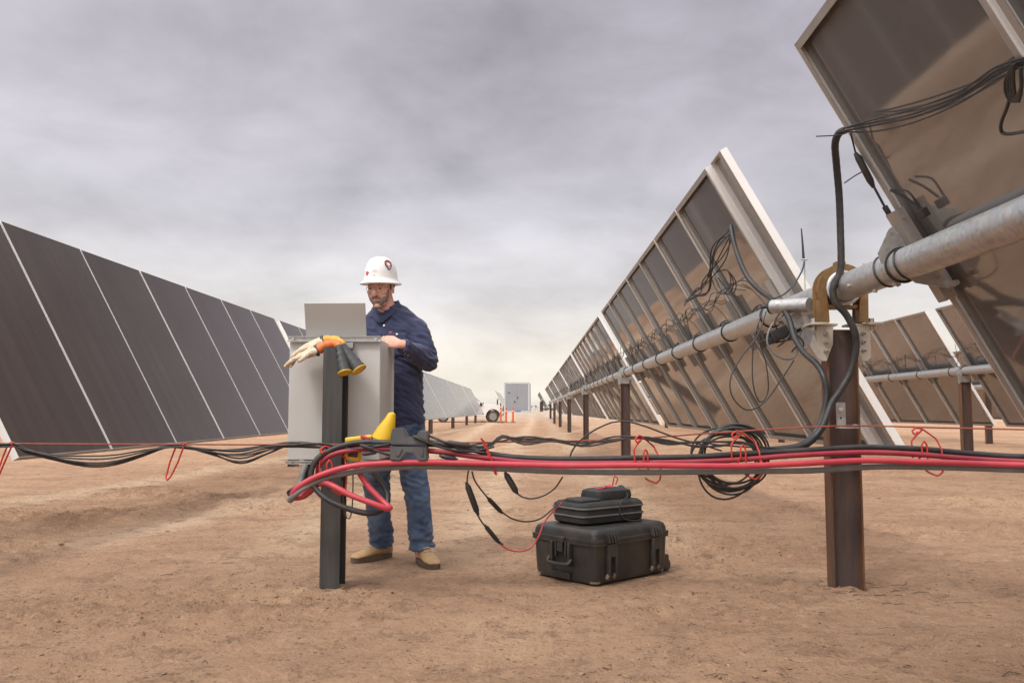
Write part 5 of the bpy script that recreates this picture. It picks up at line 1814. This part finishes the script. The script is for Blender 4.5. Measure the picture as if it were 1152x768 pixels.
# end handle on the left face (local -X), with its latch above
w = MB()
ex = -CX
for s_ in (-1, 1):
    w.box((ex - .012, s_ * .062, .150), (.028, .016, .12), None, 0, .004)
    w.box((ex - .010, s_ * .035, .175), (.020, .010, .085), None, 0, .003)
w.box((ex - .014, 0, .225), (.030, .060, .030), None, 0, .005)
w.box((ex - .018, 0, .190), (.014, .040, .06), None, 0, .004)
w.build('end_latch', M_CASE, cs, local=True)
w = MB()
w.tube(spline([(ex - .018, -.078, .125), (ex - .034, -.076, .108), (ex - .042, -.06, .102), (ex - .044, 0, .100), (ex - .042, .06, .102), (ex - .034, .076, .108), (ex - .018, .078, .125)], .01), .0105, 10)
w.build('handle', M_CASE, cs, local=True)
w = MB()
w.box((ex - .0005, 0.01, .036), (.018, .13, .036), None, 0, .003)
w.build('hand_recess', M_BLACK, cs, local=True)
# scuffed corners and wheels
for (sx, sy) in ((-1, -1), (-1, 1), (1, -1)):
    w = MB()
    pts = [Vector(((CX - .018) * sx - sx * .035 + sx * .035 * cos(a_), (CY - .018) * sy - sy * .035 + sy * .035 * sin(a_), .0185)) for a_ in [pi / 2 * k / 8 for k in range(9)]]
    w.tube([pts[0] - Vector((sx * .06, 0, 0))] + pts + [pts[-1] - Vector((0, sy * .05, 0))], [.006] + [.009] * 9 + [.006], 8)
    w.build('scuffed_corner', M_DUSTY, cs, local=True)
for s_ in (-1, 1):
    w = MB()
    w.box((CX + .012, s_ * .165, .055), (.05, .075, .085), None, 0, .012)
    w.build('wheel_housing', M_CASE, cs, local=True)
    w = MB()
    w.cyl((CX + .030, s_ * .165 - .022, .035), (CX + .030, s_ * .165 + .022, .035), .034, 20)
    w.build('wheel', M_TYRE, cs, local=True)

# soft bag on the case
bg = thing('tool_bag', 'small black soft tool bag with grey piping lying on the black case', 'bag', (.402, 5.085, .303), (0, 0, radians(38)))
bg.scale = (1.08, 1.06, 1.16)
BX, BY = .228, .135
w = MB()
w.rings(shell([(BX - .02, BY - .02, .0), (BX - .002, BY - .002, .012), (BX + .002, BY + .002, .04), (BX - .001, BY - .001, .044), (BX - .001, BY - .001, .075), (BX + .003, BY + .003, .08), (BX, BY, .095), (BX - .015, BY - .015, .108), (BX - .05, BY - .05, .112)], .05))
w.build('body', M_BAG, bg, local=True)
w = MB()
for z in (.042, .079):
    w.tube([Vector((x, y, z)) for x, y in rrect(BX + .003, BY + .003, .05)], .0048, 8, 0, closed=True)
w.build('piping', M_BAGTRIM, bg, local=True)
w = MB()
w.rings(shell([(.125, .078, .108), (.130, .082, .128), (.124, .077, .154), (.102, .058, .163)], .03), 0, True, Matrix.Translation((.045, -.015, 0)))
w.rings(shell([(.075, .075, .108), (.076, .076, .118), (.066, .066, .124)], .025), 0, True, Matrix.Translation((-.14, -.03, 0)))
w.build('pouch', M_BAG, bg, local=True)
w = MB()
w.tube(spline([(.165, .05, .11), (.19, .04, .15), (.20, .02, .155), (.205, -.01, .12)], .01), .011, 8)
w.build('carry_loop', M_BAG, bg, local=True)
BGM = Matrix.LocRotScale(bg.location, bg.rotation_euler, bg.scale)
wire('test_lead', 'red test lead draped over the top of the bag', 'cable',
     [BGM @ Vector(p) for p in [(-.05, -.03, .163), (0, -.05, .167), (.04, -.02, .168), (.07, -.045, .168), (.10, .0, .168), (.08, .03, .168), (.12, .035, .168), (.15, .05, .165), (.155, .045, .19), (.160, .04, .215), (.175, .03, .20), (.165, .04, .17)]], .0042, M_RED)
wire('test_lead', 'black test lead hanging in a loop down the front of the bag', 'cable',
     [BGM @ Vector(p) for p in [(.16, -.02, .152), (.12, -.09, .140), (.09, -.135, .125), (.03, -.145, .10), (.02, -.147, .05), (.05, -.145, .02), (.10, -.16, .008), (.18, -.15, .008), (.24, -.05, .008), (.24, .0, .06), (.235, .02, .11)]], .0040, M_CABLE)

# ------------------------------------------------------------------ container, pickup, delineators
GP = 0.72
ct = thing('container', 'pale grey box container with double doors at the end of the lane', 'container', (-1.27, 83.0, GP), (0, 0, radians(-1)))
CWd, CH, CD = 2.50, 2.92, 6.0
w = MB()
w.box((0, CD / 2, CH / 2), (CWd - .12, CD - .1, CH - .16))
w.build('shell', M_CONTW, ct, local=True, smooth=False)
w = MB()
for sx in (-1, 1):
    for yy in (.06, CD - .06):
        w.box((sx * (CWd / 2 - .08), yy, CH / 2), (.16, .12, CH))
for zz in (.08, CH - .08):
    w.box((0, .05, zz), (CWd - .34, .12, .17))
    w.box((0, CD - .05, zz), (CWd - .34, .12, .17))
    for sx in (-1, 1):
        w.box((sx * (CWd / 2 - .07), CD / 2, zz), (.12, CD - .26, .16))
w.build('corner_frame', M_CONTW, ct, local=True, smooth=False)
for sx in (-1, 1):
    w = MB()
    w.box((sx * .535, .035, CH / 2), (1.06, .05, CH - .36))
    dr = w.build('door', M_CONT, ct, local=True, smooth=False)
    w = MB()
    w.box((sx * .14 - .05, .0, 1.22 + .2 * sx), (.10, .03, .16))
    w.box((-.95 + .2, .0, 1.9), (.2, .02, .06))
    w.build('handle', M_BLACK, dr, local=True, smooth=False)
w = MB()
w.box((.12, -.02, .12), (.55, .03, .12))
w.build('sign_plate', M_BLUE, ct, local=True, smooth=False)

tr = thing('pickup_truck', 'white pickup truck parked across the lane behind the left row of panels', 'truck', (-4.80, 66.4, 0.0), (0, 0, radians(6)))
tr.scale = (1.12, 1.12, 1.12)
# side profile, nose to +X
prof_b = [(-2.9, .55), (-2.9, 1.18), (-1.1, 1.20), (-1.05, 1.22), (.95, 1.26), (1.2, 1.25), (2.05, 1.19), (2.27, 1.08), (2.33, .60), (2.30, .50)]
arch = lambda cx: [(cx + .47 * cos(a_), .42 + .47 * sin(a_)) for a_ in [pi * k / 10 for k in range(11)]]
pf = prof_b + [(2.1, .45)] + [(1.68 + .45 * cos(pi * k / 10), .42 + .45 * sin(pi * k / 10)) for k in range(11)] + [(1.1, .42), (-1.1, .42)] + [(-1.72 + .45 * cos(pi * k / 10), .42 + .45 * sin(pi * k / 10)) for k in range(11)] + [(-2.6, .45)]
w = MB()
w.prism(pf, 1.92, RX, 0, .03)
w.build('body', M_WHITE, tr, local=True)
w = MB()
w.prism([(-1.05, 1.10), (-.98, 1.75), (-.85, 1.84), (.15, 1.84), (.35, 1.78), (1.05, 1.13)], 1.66, RX, 0, .03)
cab = w.build('cab', M_WHITE, tr, local=True)
w = MB()
for sy in (-1, 1):
    w.prism([(-.88, 1.2), (-.83, 1.70), (-.12, 1.74), (-.12, 1.2)], .02, Matrix.Translation((0, sy * .83, 0)) @ RX)
    w.prism([(-.02, 1.2), (-.02, 1.74), (.22, 1.72), (.75, 1.2)], .02, Matrix.Translation((0, sy * .83, 0)) @ RX)
w.box((.715, 0, 1.475), (.02, 1.45, .78), Matrix.Rotation(radians(-47), 3, 'Y'))
w.build('window', M_DGLASS, cab, local=True)
for cx in (1.68, -1.72):
    for sy in (-1, 1):
        w = MB()
        w.cyl((cx, sy * .82, .40), (cx, sy * .97, .40), .40, 28)
        wh = w.build('wheel', M_TYRE, tr, local=True)
        w = MB()
        w.cyl((cx, sy * .965, .40), (cx, sy * .978, .40), .255, 24)
        for k in range(6):
            a_ = 2 * pi * k / 6
            w.box((cx + .14 * cos(a_), sy * .982, .40 + .14 * sin(a_)), (.20, .012, .06), Matrix.Rotation(-a_, 3, 'Y'))
        w.build('rim', M_RIM, wh, local=True)
w = MB()
w.box((2.36, 0, .56), (.14, 1.94, .24), None, 0, .03)
w.build('bumper', M_CHROME, tr, local=True)
w = MB()
w.box((2.315, 0, .84), (.05, 1.15, .30), None, 0, .02)
w.build('grille', M_BLACK, tr, local=True)
for sy in (-1, 1):
    w = MB()
    w.box((2.26, sy * .80, .86), (.16, .30, .26), None, 0, .03)
    w.build('headlight', M_CHROME, tr, local=True)
w = MB()
for sy in (-1, 1):
    w.box((.85, sy * .98, 1.22), (.16, .22, .20), None, 0, .03)
w.build('mirror', M_BLACK, tr, local=True)
for cx in (1.68, -1.72):
    w = MB()
    for sy in (-1, 1):
        w.tube([Vector((cx + .46 * cos(pi * k / 14), sy * .955, .42 + .46 * sin(pi * k / 14))) for k in range(15)], .035, 6)
    w.build('wheel_arch', M_BLACK, tr, local=True)

for (px, Yd, lb) in ((563.2, 63.5, 'orange delineator post in front of the pickup bumper, leftmost of three'), (569.3, 64.5, 'orange delineator post between the other two, left of the container'),
                     (577, 64.5, 'orange delineator post in front of the container, rightmost of three')):
    x_ = at(px, 470, Yd).x
    dl = thing('delineator_post', lb, 'delineator', (x_, Yd, gz(x_, Yd)), group='orange delineators by the pickup')
    w = MB()
    w.lathe([(.10, .02), (.085, .06), (.066, .9), (.06, 1.10), (.045, 1.16), (.02, 1.2)], 14)
    w.build('tube', M_SAFETY, dl, local=True)
    w = MB()
    w.lathe([(.0735, .86), (.0725, .93)], 14)
    w.build('band', M_REFL, dl, local=True)
    w = MB()
    w.box((0, 0, .02), (.42, .42, .06), None, 0, .015)
    w.build('base', M_BLACK, dl, local=True)

# distant scrub along the horizon
def m_scrub(g, p, v):
    n = g.noise(v, 1.5, 4)
    setp(g, p, base=g.mix(n, (.055, .065, .055), (.10, .105, .08)), rough=.9)


M_SCRUB = mat('scrub_foliage', m_scrub)
sc = MB()
rn = random.Random(5)
for k in range(260):
    Yd = rn.uniform(300, 700)
    x0 = rn.uniform(-260, 260)
    hh = rn.uniform(1.2, 3.0)
    for q in range(14):
        c_ = Vector((x0 + rn.gauss(0, hh * .6), Yd + rn.gauss(0, hh * .4), .72 + abs(rn.gauss(.4, .3)) * hh))
        s_ = hh * rn.uniform(.15, .4)
        ax_ = [Vector((rn.uniform(-1, 1), rn.uniform(-1, 1), rn.uniform(-1, 1))).normalized() * s_ for _ in range(4)]
        sc.add([c_ + a_ for a_ in ax_], [(0, 1, 2), (0, 2, 3), (0, 1, 3), (1, 2, 3)])
o = sc.build('scrub', M_SCRUB, smooth=False)
tag(o, 'low grey green scrub along the far horizon', 'scrub', kind='stuff')

# ------------------------------------------------------------------ clods, pebbles, twigs
rn = random.Random(9)
cb = MB()
ico = bmesh.new()
bmesh.ops.create_icosphere(ico, subdivisions=1, radius=1)
ico.verts.index_update()
IV = [v.co.copy() for v in ico.verts]
IF = [[v.index for v in f.verts] for f in ico.faces]
ico.free()
for k in range(13000):
    y = 2.2 + (rn.random() ** 1.6) * 13
    x = rn.uniform(-.75, .72) * y
    clump = noise.noise(Vector((x * 1.1, y * 1.5, 4.1))) + .5 * noise.noise(Vector((x * 4, y * 4, 8.1)))
    post = exp(-(((x - 1.68) / .45) ** 2 + ((y - 4.6) / .3) ** 2)) + exp(-(((x + 1.2) / .4) ** 2 + ((y - 4.75) / .3) ** 2))
    if clump < .12 - post * .6 and rn.random() < .88:
        continue
    s_ = .0024 + .0066 * rn.random() ** 2.4
    if rn.random() < .02 + .04 * post:
        s_ = rn.uniform(.008, .017)
    z = gz(x, y)
    sd = rn.uniform(0, 100)
    a_ = rn.uniform(0, 6.28)
    st_ = rn.uniform(1.0, 1.7)
    cs_, sn_ = cos(a_), sin(a_)
    pts = []
    for p in IV:
        q_ = p * s_ * (1 + .75 * noise.noise(p * 1.7 + Vector((sd, 0, 0))))
        q_ = Vector((q_.x * st_, q_.y, q_.z * .7))
        pts.append(Vector((x + q_.x * cs_ - q_.y * sn_, y + q_.x * sn_ + q_.y * cs_, z + s_ * .1 + q_.z)))
    cb.add(pts, IF)
o = cb.build('dirt_clods', M_CLOD, angle=50)
tag(o, 'small dirt clods and pebbles scattered over the ground', 'clods', kind='stuff')
tw = MB()
for k in range(110):
    if k < 45:
        x, y = 1.72 + rn.gauss(0, .25), 4.62 + rn.gauss(0, .12)
    else:
        y = 2.4 + rn.random() * 6
        x = rn.uniform(-.7, .7) * y
    a_ = rn.uniform(-.5, .5) + (pi if rn.random() < .5 else 0)
    ln = rn.uniform(.02, .09)
    z = gz(x, y) + .004
    tw.tube([(x, y, z), (x + cos(a_) * ln * .5, y + sin(a_) * ln * .5, z + rn.uniform(0, .01)), (x + cos(a_ + .3) * ln, y + sin(a_ + .3) * ln, z)], rn.uniform(.0009, .002), 5)
o = tw.build('twigs', M_TWIG)
tag(o, 'dry twigs and bits of debris on the dirt', 'twigs', kind='stuff')
